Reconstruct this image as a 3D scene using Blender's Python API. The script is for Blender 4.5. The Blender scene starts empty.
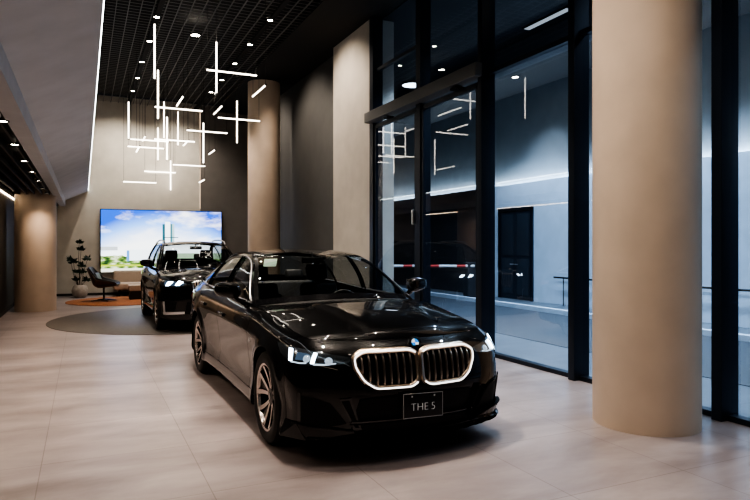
import bpy, bmesh, math, random
import numpy as np
from mathutils import Vector, Matrix
from mathutils.bvhtree import BVHTree
random.seed(7); rng = np.random.default_rng(7)
PI = math.pi
scene = bpy.context.scene
COL = scene.collection

# ------------------------------------------------------------------ helpers
def link(o, parent=None):
    COL.objects.link(o)
    if parent is not None: o.parent = parent
    return o

def mesh_obj(name, verts, faces, mats, parent=None, smooth=40, midx=None, uvs=None):
    me = bpy.data.meshes.new(name)
    me.from_pydata([tuple(map(float, v)) for v in verts], [], [tuple(map(int, f)) for f in faces])
    return fin(name, me, mats, parent, smooth, midx)

def fin(name, me, mats, parent=None, smooth=40, midx=None):
    if not isinstance(mats, (list, tuple)): mats = [mats]
    for m in mats: me.materials.append(m)
    if midx is not None: me.polygons.foreach_set('material_index', list(midx))
    if smooth:
        me.polygons.foreach_set('use_smooth', [True]*len(me.polygons))
        me.update()
        me.set_sharp_from_angle(angle=math.radians(smooth))
    me.update()
    return link(bpy.data.objects.new(name, me), parent)

class MB:
    """collects shapes into one mesh"""
    def __init__(s): s.v=[]; s.f=[]; s.m=[]
    def add(s, verts, faces, mi=0):
        o=len(s.v); s.v+= [tuple(map(float,p)) for p in verts]
        s.f+= [tuple(int(i)+o for i in f) for f in faces]; s.m+=[mi]*len(faces); return s
    def box(s, x0,x1,y0,y1,z0,z1, mi=0, bev=0, M=None):
        bm=bmesh.new(); bmesh.ops.create_cube(bm,size=1)
        for v in bm.verts: v.co=Vector(((x0+x1)/2+v.co.x*(x1-x0),(y0+y1)/2+v.co.y*(y1-y0),(z0+z1)/2+v.co.z*(z1-z0)))
        if bev: bmesh.ops.bevel(bm,geom=bm.edges[:],offset=bev,segments=3,profile=.6,affect='EDGES')
        if M is not None: bmesh.ops.transform(bm,matrix=M,verts=bm.verts)
        return s.bm(bm,mi)
    def bm(s,bm,mi=0):
        bm.verts.index_update()
        s.add([v.co[:] for v in bm.verts],[[v.index for v in f.verts] for f in bm.faces],mi); bm.free(); return s
    def tube(s, pts, r, n=8, mi=0, closed=False, cap=True):
        P=[Vector(p) for p in pts]; N=len(P); rs=r if isinstance(r,(list,tuple)) else [r]*N
        rings=[]; up=None
        for i in range(N):
            if closed: t=(P[(i+1)%N]-P[i-1]).normalized()
            else: t=(P[min(i+1,N-1)]-P[max(i-1,0)]).normalized()
            if up is None:
                up=Vector((0,0,1)) if abs(t.z)<.9 else Vector((1,0,0))
            a=t.cross(up).normalized(); b=a.cross(t).normalized(); up=b
            rings.append([P[i]+(a*math.cos(2*PI*k/n)+b*math.sin(2*PI*k/n))*rs[i] for k in range(n)])
        vs=[p for rg in rings for p in rg]; fs=[]
        for i in range(N if closed else N-1):
            j=(i+1)%N
            for k in range(n):
                l=(k+1)%n; fs.append((i*n+k,j*n+k,j*n+l,i*n+l))
        if cap and not closed: fs.append(tuple(range(n))); fs.append(tuple(range((N-1)*n,N*n))[::-1])
        return s.add(vs,fs,mi)
    def lathe(s, prof, n=32, mi=0, axis='z', M=None, a0=0, a1=2*PI):
        full=abs(a1-a0-2*PI)<1e-6; m=n if full else n+1
        vs=[];fs=[]
        for i in range(m):
            a=a0+(a1-a0)*i/n
            for r,h in prof:
                p=(r*math.cos(a),r*math.sin(a),h) if axis=='z' else (h,r*math.cos(a),r*math.sin(a))
                vs.append(M@Vector(p) if M is not None else p)
        L=len(prof)
        for i in range(n):
            j=(i+1)%m
            for k in range(L-1): fs.append((i*L+k,j*L+k,j*L+k+1,i*L+k+1))
        return s.add(vs,fs,mi)
    def prism(s, poly, d, mi=0, M=None, mi_top=None):
        """polygon list of (a,b) extruded 0..d along third axis (x,y,z)=(a,b,c)"""
        n=len(poly); vs=[(a,b,0) for a,b in poly]+[(a,b,d) for a,b in poly]
        if M is not None: vs=[M@Vector(v) for v in vs]
        s.add(vs,[tuple(range(n))[::-1]]+[(i,(i+1)%n,n+(i+1)%n,n+i) for i in range(n)],mi)
        o=len(s.v)-2*n
        s.f.append(tuple(range(o+n,o+2*n))); s.m.append(mi if mi_top is None else mi_top); return s
    def build(s, name, mats, parent=None, smooth=40):
        me=bpy.data.meshes.new(name); me.from_pydata(s.v,[],s.f)
        bm=bmesh.new(); bm.from_mesh(me); bmesh.ops.remove_doubles(bm,verts=bm.verts,dist=1e-5)
        if len(bm.faces)==len(s.f):
            bmesh.ops.recalc_face_normals(bm,faces=bm.faces); bm.to_mesh(me)
        bm.free()
        return fin(name,me,mats,parent,smooth,s.m if len(me.polygons)==len(s.m) else None)

def tag(o,label=None,cat=None,group=None,kind=None):
    if label: o['label']=label
    if cat: o['category']=cat
    if group: o['group']=group
    if kind: o['kind']=kind
    return o
def empty(name,loc=(0,0,0),parent=None):
    o=bpy.data.objects.new(name,None); o.empty_display_size=.2; o.location=loc
    return link(o,parent)
def struct(o): o['kind']='structure'; return o
def thing(name,label,cat,loc=(0,0,0),group=None): return tag(empty(name,loc),label,cat,group)

# ------------------------------------------------------------------ materials
def mat(name, col=(.5,.5,.5), rough=.5, metal=0, emit=None, es=1, coat=0, spec=.5, trans=0):
    m=bpy.data.materials.new(name); m.use_nodes=True; b=m.node_tree.nodes['Principled BSDF']
    b.inputs['Base Color'].default_value=(*col,1); b.inputs['Roughness'].default_value=rough
    b.inputs['Metallic'].default_value=metal; b.inputs['Specular IOR Level'].default_value=spec
    if coat: b.inputs['Coat Weight'].default_value=coat; b.inputs['Coat Roughness'].default_value=.02
    if emit: b.inputs['Emission Color'].default_value=(*emit,1); b.inputs['Emission Strength'].default_value=es
    return m
def nodes(m): return m.node_tree.nodes, m.node_tree.links, m.node_tree.nodes['Principled BSDF']
def add_noise(m, scale=6, amt=.15, bump=0, stretch=(1,1,1), detail=4):
    n,l,b=nodes(m); c=b.inputs['Base Color'].default_value[:3]
    tc=n.new('ShaderNodeTexCoord'); mp=n.new('ShaderNodeMapping'); mp.inputs['Scale'].default_value=stretch
    nz=n.new('ShaderNodeTexNoise'); nz.inputs['Scale'].default_value=scale; nz.inputs['Detail'].default_value=detail
    l.new(tc.outputs['Object'],mp.inputs['Vector']); l.new(mp.outputs['Vector'],nz.inputs['Vector'])
    r=n.new('ShaderNodeValToRGB'); e=r.color_ramp.elements
    e[0].position=.3; e[1].position=.7
    e[0].color=(*[x*(1-amt) for x in c],1); e[1].color=(*[min(1,x*(1+amt)) for x in c],1)
    l.new(nz.outputs['Fac'],r.inputs['Fac']); l.new(r.outputs['Color'],b.inputs['Base Color'])
    if bump:
        bp=n.new('ShaderNodeBump'); bp.inputs['Strength'].default_value=bump; bp.inputs['Distance'].default_value=.01
        l.new(nz.outputs['Fac'],bp.inputs['Height']); l.new(bp.outputs['Normal'],b.inputs['Normal'])
    return m
def glass(name, tint=(.8,.85,.9), ior=1.5, boost=1.0, rough=0):
    m=bpy.data.materials.new(name); m.use_nodes=True; n=m.node_tree.nodes; l=m.node_tree.links; n.clear()
    out=n.new('ShaderNodeOutputMaterial'); mx=n.new('ShaderNodeMixShader'); t=n.new('ShaderNodeBsdfTransparent')
    g=n.new('ShaderNodeBsdfGlossy'); g.inputs['Roughness'].default_value=rough; t.inputs['Color'].default_value=(*tint,1)
    # two-sided pane reflectance from the facing angle (Schlick), independent of face side
    geo=n.new('ShaderNodeNewGeometry'); d=n.new('ShaderNodeVectorMath'); d.operation='DOT_PRODUCT'
    l.new(geo.outputs['Normal'],d.inputs[0]); l.new(geo.outputs['Incoming'],d.inputs[1])
    ab=n.new('ShaderNodeMath'); ab.operation='ABSOLUTE'; l.new(d.outputs['Value'],ab.inputs[0])
    s1=n.new('ShaderNodeMath'); s1.operation='SUBTRACT'; s1.inputs[0].default_value=1; l.new(ab.outputs[0],s1.inputs[1])
    p=n.new('ShaderNodeMath'); p.operation='POWER'; p.inputs[1].default_value=5; l.new(s1.outputs[0],p.inputs[0])
    r0=((ior-1)/(ior+1))**2*2*boost
    ma=n.new('ShaderNodeMath'); ma.operation='MULTIPLY_ADD'; ma.inputs[1].default_value=1-r0; ma.inputs[2].default_value=r0; ma.use_clamp=True
    l.new(p.outputs[0],ma.inputs[0]); l.new(ma.outputs[0],mx.inputs[0])
    l.new(t.outputs[0],mx.inputs[1]); l.new(g.outputs[0],mx.inputs[2]); l.new(mx.outputs[0],out.inputs[0])
    return m
def emis(name,col,s):
    m=bpy.data.materials.new(name); m.use_nodes=True; n=m.node_tree.nodes; l=m.node_tree.links; n.clear()
    o=n.new('ShaderNodeOutputMaterial'); e=n.new('ShaderNodeEmission'); e.inputs['Color'].default_value=(*col,1); e.inputs['Strength'].default_value=s
    l.new(e.outputs[0],o.inputs[0]); return m

M={}
M['paint']=mat('black_paint',(.003,.003,.0035),.3,0,coat=1,spec=.08)
M['gloss']=mat('gloss_black',(.006,.006,.007),.08,0,coat=.6)
M['matte']=mat('matte_black',(.005,.005,.005),.6,spec=.25)
M['under']=mat('underbody_black',(.004,.004,.004),.9)
M['rubber']=add_noise(mat('tyre_rubber',(.012,.012,.012),.65),60,.3)
M['alloy']=mat('alloy_face',(.66,.60,.57),.25,1)
M['alloy_dark']=mat('alloy_dark',(.02,.02,.022),.25,.6)
M['chrome']=mat('chrome_frame',(.85,.82,.78),.12,1)
M['satin_gold']=mat('satin_chrome',(.75,.61,.49),.28,1)
M['barmat']=mat('grille_bar',(.52,.43,.37),.3,.9)
M['iconic']=emis('grille_glow',(1,.96,.92),1.4)
M['drl']=emis('running_light',(.72,.87,1),6)
M['drlsoft']=emis('running_light_halo',(.45,.68,1),.10)  # faint emission painted in as glow around the running lights
M['lampglass']=mat('lamp_inner',(.16,.19,.22),.16,.85,coat=1)
M['lens']=mat('lamp_lens',(.25,.3,.36),.05,.9,emit=(.7,.85,1),es=.35)
M['carglass']=glass('car_glass',(.80,.84,.85),1.5,.9)
M['carglass_dark']=glass('car_glass_dark',(.55,.58,.60),1.5,1.1)
M['leather']=add_noise(mat('black_leather',(.018,.017,.017),.45),40,.3,.1)
M['dash']=mat('dashboard_black',(.010,.010,.011),.5)
M['white']=mat('white_plastic_glow',(.8,.8,.8),.4,emit=(.8,.85,.9),es=.3)  # emblem white, given weak emission because little light reaches it
M['drlbright']=emis('running_light_bright',(.75,.88,1),14)
M['drlthin']=emis('running_light_line',(.72,.87,1),.6)
M['blue']=mat('enamel_blue_glow',(.02,.22,.60),.2,emit=(.02,.22,.65),es=.5)  # emblem blue, brightened by its own emission; not a lamp
M['plate']=mat('plate_black',(.008,.008,.009),.35)
M['silver']=mat('silver_trim',(.82,.82,.84),.35,.9)
M['mirrorglass']=mat('mirror_glass',(.7,.72,.75),.02,1)

# ------------------------------------------------------------------ numeric helpers
def ncs(x,Y):
    """natural cubic spline"""
    x=np.asarray(x,float); Y=np.asarray(Y,float); one=Y.ndim==1
    if one: Y=Y[:,None]
    n=len(x); h=np.diff(x); A=np.zeros((n,n)); r=np.zeros_like(Y); A[0,0]=A[-1,-1]=1
    for i in range(1,n-1):
        A[i,i-1]=h[i-1]; A[i,i]=2*(h[i-1]+h[i]); A[i,i+1]=h[i]
        r[i]=6*((Y[i+1]-Y[i])/h[i]-(Y[i]-Y[i-1])/h[i-1])
    m=np.linalg.solve(A,r)
    def f(t):
        t=np.atleast_1d(np.asarray(t,float)); i=np.clip(np.searchsorted(x,t)-1,0,n-2)
        a=(x[i+1]-t)[:,None]; b=(t-x[i])[:,None]; hh=h[i][:,None]
        out=m[i]*a**3/(6*hh)+m[i+1]*b**3/(6*hh)+(Y[i]/hh-m[i]*hh/6)*a+(Y[i+1]/hh-m[i+1]*hh/6)*b
        return out[:,0] if one else out
    return f
def pchip(x,Y):
    x=np.asarray(x,float); Y=np.asarray(Y,float); h=np.diff(x)[:,None]; d=np.diff(Y,axis=0)/h
    m=np.zeros_like(Y)
    for i in range(1,len(x)-1):
        a,b=d[i-1],d[i]; w1=2*h[i]+h[i-1]; w2=h[i]+2*h[i-1]
        with np.errstate(divide='ignore',invalid='ignore'):
            mm=(w1+w2)/(w1/a+w2/b)
        m[i]=np.where(a*b>0,mm,0)
    def f(t):
        t=np.atleast_1d(np.asarray(t,float)); i=np.clip(np.searchsorted(x,t)-1,0,len(x)-2)
        hh=h[i]; u=((t-x[i])[:,None])/hh
        return (2*u**3-3*u**2+1)*Y[i]+(u**3-2*u**2+u)*hh*m[i]+(-2*u**3+3*u**2)*Y[i+1]+(u**3-u**2)*hh*m[i+1]
    return f
def sstep(a,b,x):
    t=np.clip((x-a)/(b-a),0,1); return t*t*(3-2*t)

def panel(name, V, F, m, parent, gap=.003, rim=.012, smooth=50):
    """a body panel: the faces F of the vertex array V, edge drawn back by gap and turned in by rim"""
    used=sorted({i for f in F for i in f}); mp={o:i for i,o in enumerate(used)}
    bm=bmesh.new(); vs=[bm.verts.new(V[i]) for i in used]
    for f in F:
        try: bm.faces.new([vs[mp[i]] for i in f])
        except ValueError: pass
    bm.normal_update()
    be=[e for e in bm.edges if len(e.link_faces)==1]; bv={v for e in be for v in e.verts}
    mv={}
    for v in bv:
        c=Vector()
        for f in v.link_faces: c+=f.calc_center_median()-v.co
        if c.length>1e-9: mv[v]=v.co+c.normalized()*gap
    nrm={v:v.normal.copy() for v in bv}
    for v,p in mv.items(): v.co=p
    if rim:
        g=bmesh.ops.extrude_edge_only(bm,edges=be)['geom']
        nv=[x for x in g if isinstance(x,bmesh.types.BMVert)]
        src={}
        for v in nv:
            for e in v.link_edges:
                o=e.other_vert(v)
                if o in nrm: v.co=o.co-nrm[o]*rim; break
    me=bpy.data.meshes.new(name); bm.to_mesh(me); bm.free()
    return fin(name,me,m,parent,smooth)

def grid_faces(nu,nv):
    return [(i*nv+j,(i+1)*nv+j,(i+1)*nv+j+1,i*nv+j+1) for i in range(nu-1) for j in range(nv-1)]
# ------------------------------------------------------------------ cars
def offset_poly(P,d):
    n=len(P); out=[]
    A=sum(P[i][0]*P[(i+1)%n][1]-P[(i+1)%n][0]*P[i][1] for i in range(n)); sg=1 if A>0 else -1
    for i in range(n):
        p0,p1,p2=map(np.array,(P[i-1],P[i],P[(i+1)%n]))
        e1=(p1-p0)/np.linalg.norm(p1-p0); e2=(p2-p1)/np.linalg.norm(p2-p1)
        n1=np.array((-e1[1],e1[0]))*sg; n2=np.array((-e2[1],e2[0]))*sg
        b=n1+n2; b/=np.linalg.norm(b); out.append(tuple(p1+b*d/max(.35,b@n1)))
    return out
def densify(P,step=.02,closed=True):
    out=[]; n=len(P)
    for i in range(n if closed else n-1):
        a=np.array(P[i]); b=np.array(P[(i+1)%n]); k=max(1,int(np.linalg.norm(b-a)/step))
        out+=[tuple(a+(b-a)*j/k) for j in range(k)]
    if not closed: out.append(tuple(P[-1]))
    return out
def round_poly(P,r,n=4):
    out=[]; N=len(P)
    for i in range(N):
        p0,p,p2=map(np.array,(P[i-1],P[i],P[(i+1)%N])); a=p0-p; b=p2-p
        la,lb=np.linalg.norm(a),np.linalg.norm(b); d=min(r,la*.45,lb*.45)
        q0=p+a/la*d; q1=p+b/lb*d
        for k in range(n+1):
            t=k/n; out.append(tuple((1-t)**2*q0+2*t*(1-t)*p+t*t*q1))
    return out

def build_wheel(parent, sx, x, y, R, rim_r, W, style):
    """sx=+1 outer face towards +x"""
    w=empty('wheel',(x,y,R),parent)
    h=W/2
    tp=[(rim_r-.004,-h*.86),(rim_r+.02,-h*.98),(rim_r+.06,-h),(R-.025,-h*.97),(R-.006,-h*.84),(R,-h*.68),(R,-h*.30)]
    tp+= [(R-.007,-h*.28),(R-.007,-h*.22),(R,-h*.20),(R,h*.20),(R-.007,h*.22),(R-.007,h*.28),(R,h*.30),(R,h*.68),(R-.006,h*.84),(R-.025,h*.97),(rim_r+.06,h),(rim_r+.02,h*.98),(rim_r-.004,h*.86)]
    MB().lathe(tp,64,0,'x').build('tyre',M['rubber'],w,30)
    rb=MB()
    rb.lathe([(rim_r-.035,-sx*h*.8),(rim_r-.035,sx*h*.2),(rim_r-.022,sx*h*.7)],64,1,'x')
    rb.lathe([(rim_r-.022,sx*h*.7),(rim_r-.016,sx*h*.88),(rim_r,sx*h*.92),(rim_r+.004,sx*h*.82)],64,0,'x')
    rb.lathe([(0,sx*h*.60),(.03,sx*h*.60),(.065,sx*h*.56),(.075,sx*h*.30)],32,1,'x')
    # spokes
    ns=5
    for k in range(ns):
        for q in (-1,1):
            a0=2*PI*k/ns+.31+q*.16; a1=2*PI*k/ns+.31+q*.345
            def P(r,a,xx): return (sx*xx,r*math.cos(a),r*math.sin(a))
            w0,w1=.013,.019
            xs0,xs1=h*.56,h*.86
            prev=None; N=6; rings=[]
            for i in range(N+1):
                t=i/N; r=.05+(rim_r-.02-.05)*t; a=a0+(a1-a0)*t**.8; ww=(w0+(w1-w0)*t)/r; xx=xs0+(xs1-xs0)*t**1.6
                rings.append([P(r,a-ww,xx-.002),P(r,a+ww,xx-.002),P(r,a+ww*.9,xx-.035),P(r,a-ww*.9,xx-.035)])
            vs=[p for rg in rings for p in rg]; top=[];sd=[]
            for i in range(N):
                b=i*4
                top.append((b,b+1,b+5,b+4)); sd+=[(b+1,b+2,b+6,b+5),(b+2,b+3,b+7,b+6),(b+3,b,b+4,b+7)]
            rb.add(vs,top,0); rb.add(vs,sd,1)
        # dark insert between the two arms
        a=2*PI*k/ns+.31
        vs=[(sx*h*.5,.07*math.cos(a),.07*math.sin(a)),(sx*h*.66,(rim_r-.02)*math.cos(a-.26),(rim_r-.02)*math.sin(a-.26)),(sx*h*.66,(rim_r-.02)*math.cos(a+.26),(rim_r-.02)*math.sin(a+.26))]
        rb.add(vs,[(0,1,2)],1)
    rb.build('rim',[M['alloy'],M['alloy_dark']],w,30)
    MB().lathe([(0,sx*h*.63),(.027,sx*h*.63),(.031,sx*h*.60),(.032,sx*h*.52)],24,0,'x').build('hub_cap',M['gloss'],w)
    MB().lathe([(.07,sx*h*.02),(rim_r-.07,sx*h*.02),(rim_r-.07,-sx*h*.2),(.07,-sx*h*.2)],40,0,'x').build('brake_disc',M['silver'],w)
    c=MB(); 
    c.lathe([(rim_r-.13,sx*h*.10),(rim_r-.045,sx*h*.10),(rim_r-.045,-sx*h*.3),(rim_r-.13,-sx*h*.3)],10,0,'x',a0=2.2,a1=3.4); c.build('brake_caliper',M['matte'],w)
    return w

def build_seat(parent,x,y,z,w=.52,name='seat',yaw=0):
    s=empty(name,(x,y,z),parent)
    MB().box(-w/2,w/2,-.30,.24,0,.17,0,.055).build('seat_cushion',M['leather'],s)
    T=Matrix.Translation((0,.24,.12))@Matrix.Rotation(math.radians(-20),4,'X')
    b=MB(); b.box(-w*.44,w*.44,-.07,.07,0,.60,0,.06,T); b.box(-w*.5,-w*.30,-.10,.04,.05,.46,0,.05,T); b.box(w*.30,w*.5,-.10,.04,.05,.46,0,.05,T)
    b.build('seat_back',M['leather'],s)
    h=MB(); h.box(-.13,.13,-.06,.05,.64,.83,0,.045,T); h.tube([T@Vector((-.06,0,.58)),T@Vector((-.06,0,.68))],.008); h.tube([T@Vector((.06,0,.58)),T@Vector((.06,0,.68))],.008)
    h.build('headrest',M['leather'],s)
    return s

def build_car(S, root):
    out=np.array(S['outline'],float); keys=S['keys']
    # outline spline mirrored at both ends so it is smooth at the centre line
    pre=[(-p[0],p[1]) for p in out[1:4]][::-1]; post=[(-p[0],p[1]) for p in out[-4:-1]][::-1]
    allp=np.array(pre+[tuple(p) for p in out]+post)
    s=np.concatenate([[0],np.cumsum(np.linalg.norm(np.diff(allp,axis=0),axis=1))]); s-=s[3]
    so=s[3:3+len(out)]; spl=ncs(s,allp); L=so[-1]
    kf=pchip([so[i] for i,_ in keys],[np.array(k).ravel() for _,k in keys])
    nk=len(keys[0][1]); NV=S.get('nv',44); NH=S.get('nu',240)
    kb=ncs(np.arange(nk),np.eye(nk))(np.linspace(0,nk-1,NV))
    def ring(u):
        au=np.abs(u); sg=np.where(u<0,-1.,1.)
        o=spl(au); e=1e-3; t=(spl(np.minimum(au+e,L))-spl(np.maximum(au-e,0))); t/=np.linalg.norm(t,axis=1)[:,None]
        n=np.stack([t[:,1],-t[:,0]],1); K=kf(au).reshape(-1,nk,2)
        return o,n,K,sg
    us=np.concatenate([-np.linspace(L,0,NH)[:-1],np.linspace(0,L,NH)])
    o,n,K,sg=ring(us); prof=np.einsum('vk,ukc->uvc',kb,K)
    P=np.zeros((len(us),NV,3))
    P[:,:,0]=(o[:,None,0]-n[:,None,0]*prof[:,:,0])*sg[:,None]; P[:,:,1]=o[:,None,1]-n[:,None,1]*prof[:,:,0]; P[:,:,2]=prof[:,:,1]
    # side character line and flared arches
    for (ya) in S['axles']:
        r=np.hypot(P[:,:,1]-ya,P[:,:,2]-S['R']); side=np.abs(P[:,:,0])>.6
        P[:,:,0]+=np.where(side,np.sign(P[:,:,0])*.016*np.exp(-((r-S['Ra']-.01)/.05)**2)*(P[:,:,2]>.2),0)
    side=(np.abs(P[:,:,0])>.7)
    cl=S['crease']; zc=cl[0]+(P[:,:,1]-2.5)*cl[1]; am=.010*sstep(.9,1.6,P[:,:,1])*(1-sstep(4.0,4.6,P[:,:,1]))
    dz=P[:,:,2]-zc; P[:,:,0]+=np.where(side,np.sign(P[:,:,0])*am*np.where(dz<0,np.exp(-(dz/.06)**2),np.exp(-(dz/.025)**2)),0)
    nu=len(us); V=P.reshape(-1,3); F=grid_faces(nu,NV)
    topc=P[:,-1,:]                     # top edge curve over us
    tops=ncs(us,topc)
    bvh=BVHTree.FromPolygons([tuple(v) for v in V],F)
    def front_y(x,z):
        h=bvh.ray_cast(Vector((x,-2,z)),Vector((0,1,0)))
        return (h[0].y,h[1] if h[1].y<0 else -h[1]) if h[0] is not None else (0,Vector((0,-1,0)))
    # ---- arches
    keep=[];
    Ra=S['Ra']; Vn=V.copy(); inside=np.zeros(len(V),bool)
    for ya in S['axles']:
        inside|=((np.hypot(V[:,1]-ya,V[:,2]-S['R'])<Ra)&(np.abs(V[:,0])>.5))
    for f in F:
        c=V[list(f)].mean(0); rm=False
        for ya in S['axles']:
            if abs(c[0])>.5 and math.hypot(c[1]-ya,c[2]-S['R'])<Ra: rm=True
        if not rm: keep.append(f)
    gone=set(map(tuple,F))-set(map(tuple,keep)); gv={i for f in gone for i in f}; kv={i for f in keep for i in f}
    for i in gv&kv:
        for ya in S['axles']:
            d=np.array([V[i,1]-ya,V[i,2]-S['R']]); r=np.linalg.norm(d)
            if abs(r-Ra)<.09 and abs(V[i,0])>.5: Vn[i,1:]=np.array([ya,S['R']])+d/r*Ra
    V=Vn
    # ---- split the ring into panels
    parts={}
    Sy=S['splits']
    for f in keep:
        c=V[list(f)].mean(0); j=f[0]%NV; sd='L' if c[0]<0 else 'R'; y=c[1]; z=c[2]
        if y<Sy['bumper']: k=('front_bumper','')
        elif y>Sy['rear_bumper'] and z<S['rb_z']: k=('rear_bumper','')
        elif y>Sy['tail']: k=('tail_panel','')
        elif j<S['sill_j'] and S['axles'][0]+.3<y<S['axles'][1]-.2: k=('side_skirt',sd)
        elif y<Sy['fender']: k=('fender',sd)
        elif y<Sy['door']: k=('front_door',sd)
        elif y<Sy['rdoor']: k=('rear_door',sd)
        else: k=('quarter_panel',sd)
        parts.setdefault(k,[]).append(f)
    po={}
    for k,fs in parts.items():
        po[k]=panel(k[0],V,fs,M['gloss'] if k[0]=='side_skirt' else M['paint'],root)
    # ---- hood and boot lid: Coons patches on the ring's top edge
    def top_u(yy):          # u>0 on the side where the top edge reaches y
        uu=np.linspace(0,L,1500); t=tops(uu); i=np.argmax(t[:,1]>=yy); return uu[i]
    def coons(Fc,Bc,Lc,Rc,ns,nt):
        ss=np.linspace(0,1,ns)[:,None,None]; tt=np.linspace(0,1,nt)[None,:,None]
        Fs,Bs=Fc[:,None,:],Bc[:,None,:]; Lt,Rt=Lc[None],Rc[None]
        return (1-tt)*Fs+tt*Bs+(1-ss)*Lt+ss*Rt-((1-ss)*(1-tt)*Fc[0]+ss*(1-tt)*Fc[-1]+(1-ss)*tt*Bc[0]+ss*tt*Bc[-1])
    uc=S['hood_u']; uA=top_u(S['yA']); uC=top_u(S['yC'])
    rail=np.array(S['rail'],float); pA=tops([uA])[0]; pC=tops([uC])[0]
    rp=np.vstack([pA,rail,pC]); rs=np.concatenate([[0],np.cumsum(np.linalg.norm(np.diff(rp,axis=0),axis=1))]); rs/=rs[-1]
    rsp=ncs(rs,rp); NT=70; tt=np.linspace(0,1,NT); RR=rsp(tt)
    bul=pchip(S['bulge_t'],S['bulge'])(tt)
    NS=33; sv=np.linspace(-1,1,NS)
    # put pillar margins exactly on columns
    T=np.zeros((NS,NT,3)); pm=S['pillar']
    sv=np.concatenate([[-1],np.linspace(-1+pm,1-pm,NS-2),[1]])
    for a,sx in enumerate(sv):
        T[a,:,0]=sx*RR[:,0]; T[a,:,1]=RR[:,1]+bul[:,0]*(1-abs(sx)**2.2); T[a,:,2]=RR[:,2]+bul[:,1]*(1-abs(sx)**2.2)
    cowl=T[:,0,:]; rearbase=T[:,-1,:]
    ns,nt=61,50
    ss=np.linspace(0,1,ns); th=np.linspace(0,1,nt)
    cw=ncs(sv,cowl)(np.linspace(-1,1,ns)); cw[:,1]-=.05*(1-np.abs(np.linspace(-1,1,ns))**6); cw[:,2]-=.012*(1-np.abs(np.linspace(-1,1,ns))**6)
    H=coons(tops(np.linspace(-uc,uc,ns)),cw,tops(-(uc+(uA-uc)*th)),tops(uc+(uA-uc)*th),ns,nt)
    sx=np.abs(2*ss-1)[:,None]; t2=th[None,:]
    H[:,:,2]+=S['crown']*(1-sx**2.4)*np.sin(PI*np.clip(t2,0,1)**.85)
    dome=1-sstep(S['dome'][0],S['dome'][1],sx+.22*(1-t2))
    H[:,:,2]+=S['dome'][2]*dome*sstep(0,.25,t2)*(1-sstep(.75,1,t2))
    panel('hood',H.reshape(-1,3),grid_faces(ns,nt),M['paint'],root,.003,.015)
    rb=ncs(sv,rearbase)(np.linspace(-1,1,ns))
    B=coons(rb,tops(np.interp(ss,[0,.5,.5000001,1],[-S['boot_u'],-L,L,S['boot_u']])),
            tops(-(uC+(S['boot_u']-uC)*th)),tops(uC+(S['boot_u']-uC)*th),ns,nt)
    B[:,:,2]+=S['bcrown']*(1-sx**2.4)*np.sin(PI*t2)**.8
    panel('boot_lid',B.reshape(-1,3),grid_faces(ns,nt),M['paint'],root)
    # ---- windscreen, roof, rear window
    iW0,iW1,iB0,iB1=[int(round(q*(NT-1))) for q in S['wins']]
    fr=[];ws=[];rw=[];rf=[]; sr=[]
    for a in range(NS-1):
        for b in range(NT-1):
            f=(a*NT+b,(a+1)*NT+b,(a+1)*NT+b+1,a*NT+b+1); inn=0<a<NS-2
            if inn and iW0<=b<iW1: ws.append(f)
            elif inn and iB0<=b<iB1: rw.append(f)
            elif inn and iW1+3<=b<iB0-3 and 3<a<NS-5: sr.append(f)
            elif iW1<=b<iB0: rf.append(f)
            else: fr.append(f)
    TV=T.reshape(-1,3)
    cA=[f for f in fr if f[0]%NT<iW0]; cB=[f for f in fr if f[0]%NT>=iB1]
    panel('windscreen_base',TV,cA,M['gloss'],root,0,.01); panel('rear_window_base',TV,cB,M['gloss'],root,0,.01)
    for sg_ in (-1,1):
        for rear_ in (0,1):
            panel('pillar_frame',TV,[f for f in fr if iW0<=f[0]%NT<iB1 and TV[list(f),0].mean()*sg_>0 and (f[0]%NT>(iW1+iB0)/2)==bool(rear_)],M['paint'],root,.001,.02)
    panel('roof',TV,rf,M['paint'],root,.001,.02)
    if sr: panel('glass_roof',TV,sr,M['gloss'],root,.003,.015)
    panel('windscreen',TV,ws,M['carglass'],root,.001,0)
    panel('rear_window',TV,rw,M['carglass'],root,.001,0)
    # cowl panel with wipers
    cb=ncs(sv,cowl)(np.linspace(-1,1,ns)); ca=H[:,-1,:].copy(); ca[:,2]-=.02; cb2=cb.copy(); cb2[:,2]-=.004
    cv=np.vstack([ca,cb2]); panel('cowl_panel',cv,[(i,i+1,ns+i+1,ns+i) for i in range(ns-1)],M['matte'],root,0,0)
    tb=BVHTree.FromPolygons([tuple(v) for v in TV],fr+ws+rf)
    for (x0,x1,t0,t1) in S['wipers']:
        pts=[]
        for q in np.linspace(0,1,14):
            x=x0+(x1-x0)*q; j=(t0+(t1-t0)*q)*(NT-1)
            a=np.interp(x/ RR[int(j),0],sv,np.arange(NS)); p=T[int(round(a)),int(j)]*(1-(j%1))+T[int(round(a)),min(int(j)+1,NT-1)]*(j%1)
            p=np.array((x,p[1],p[2])); pts.append(p+np.array((0,-.012,.012)))
        MB().tube(pts,[.011]*14,6).build('wiper',M['matte'],root)
    # ---- side windows
    nT=90; nR=16
    tau=np.linspace(0,1,nT)
    for sgn in (-1,1):
        Bt=tops(sgn*(uA+(uC-uA)*tau)); Rt=rsp(tau)*np.array((sgn,1,1))
        # re-time both curves by y
        yb=np.linspace(pA[1],pC[1],nT); uu=uA+(uC-uA)*np.linspace(0,1,600); tb_=tops(sgn*uu); 
        Bt=np.stack([np.interp(yb,tb_[:,1],tb_[:,k]) for k in range(3)],1)
        rr=rsp(np.linspace(0,1,900))*np.array((sgn,1,1)); Rt=np.stack([np.interp(yb,rr[:,1],rr[:,k]) for k in range(3)],1)
        hgt=np.linalg.norm(Rt-Bt,axis=1); G=np.zeros((nT,nR,3))
        mb,mt=S['margins']
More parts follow.
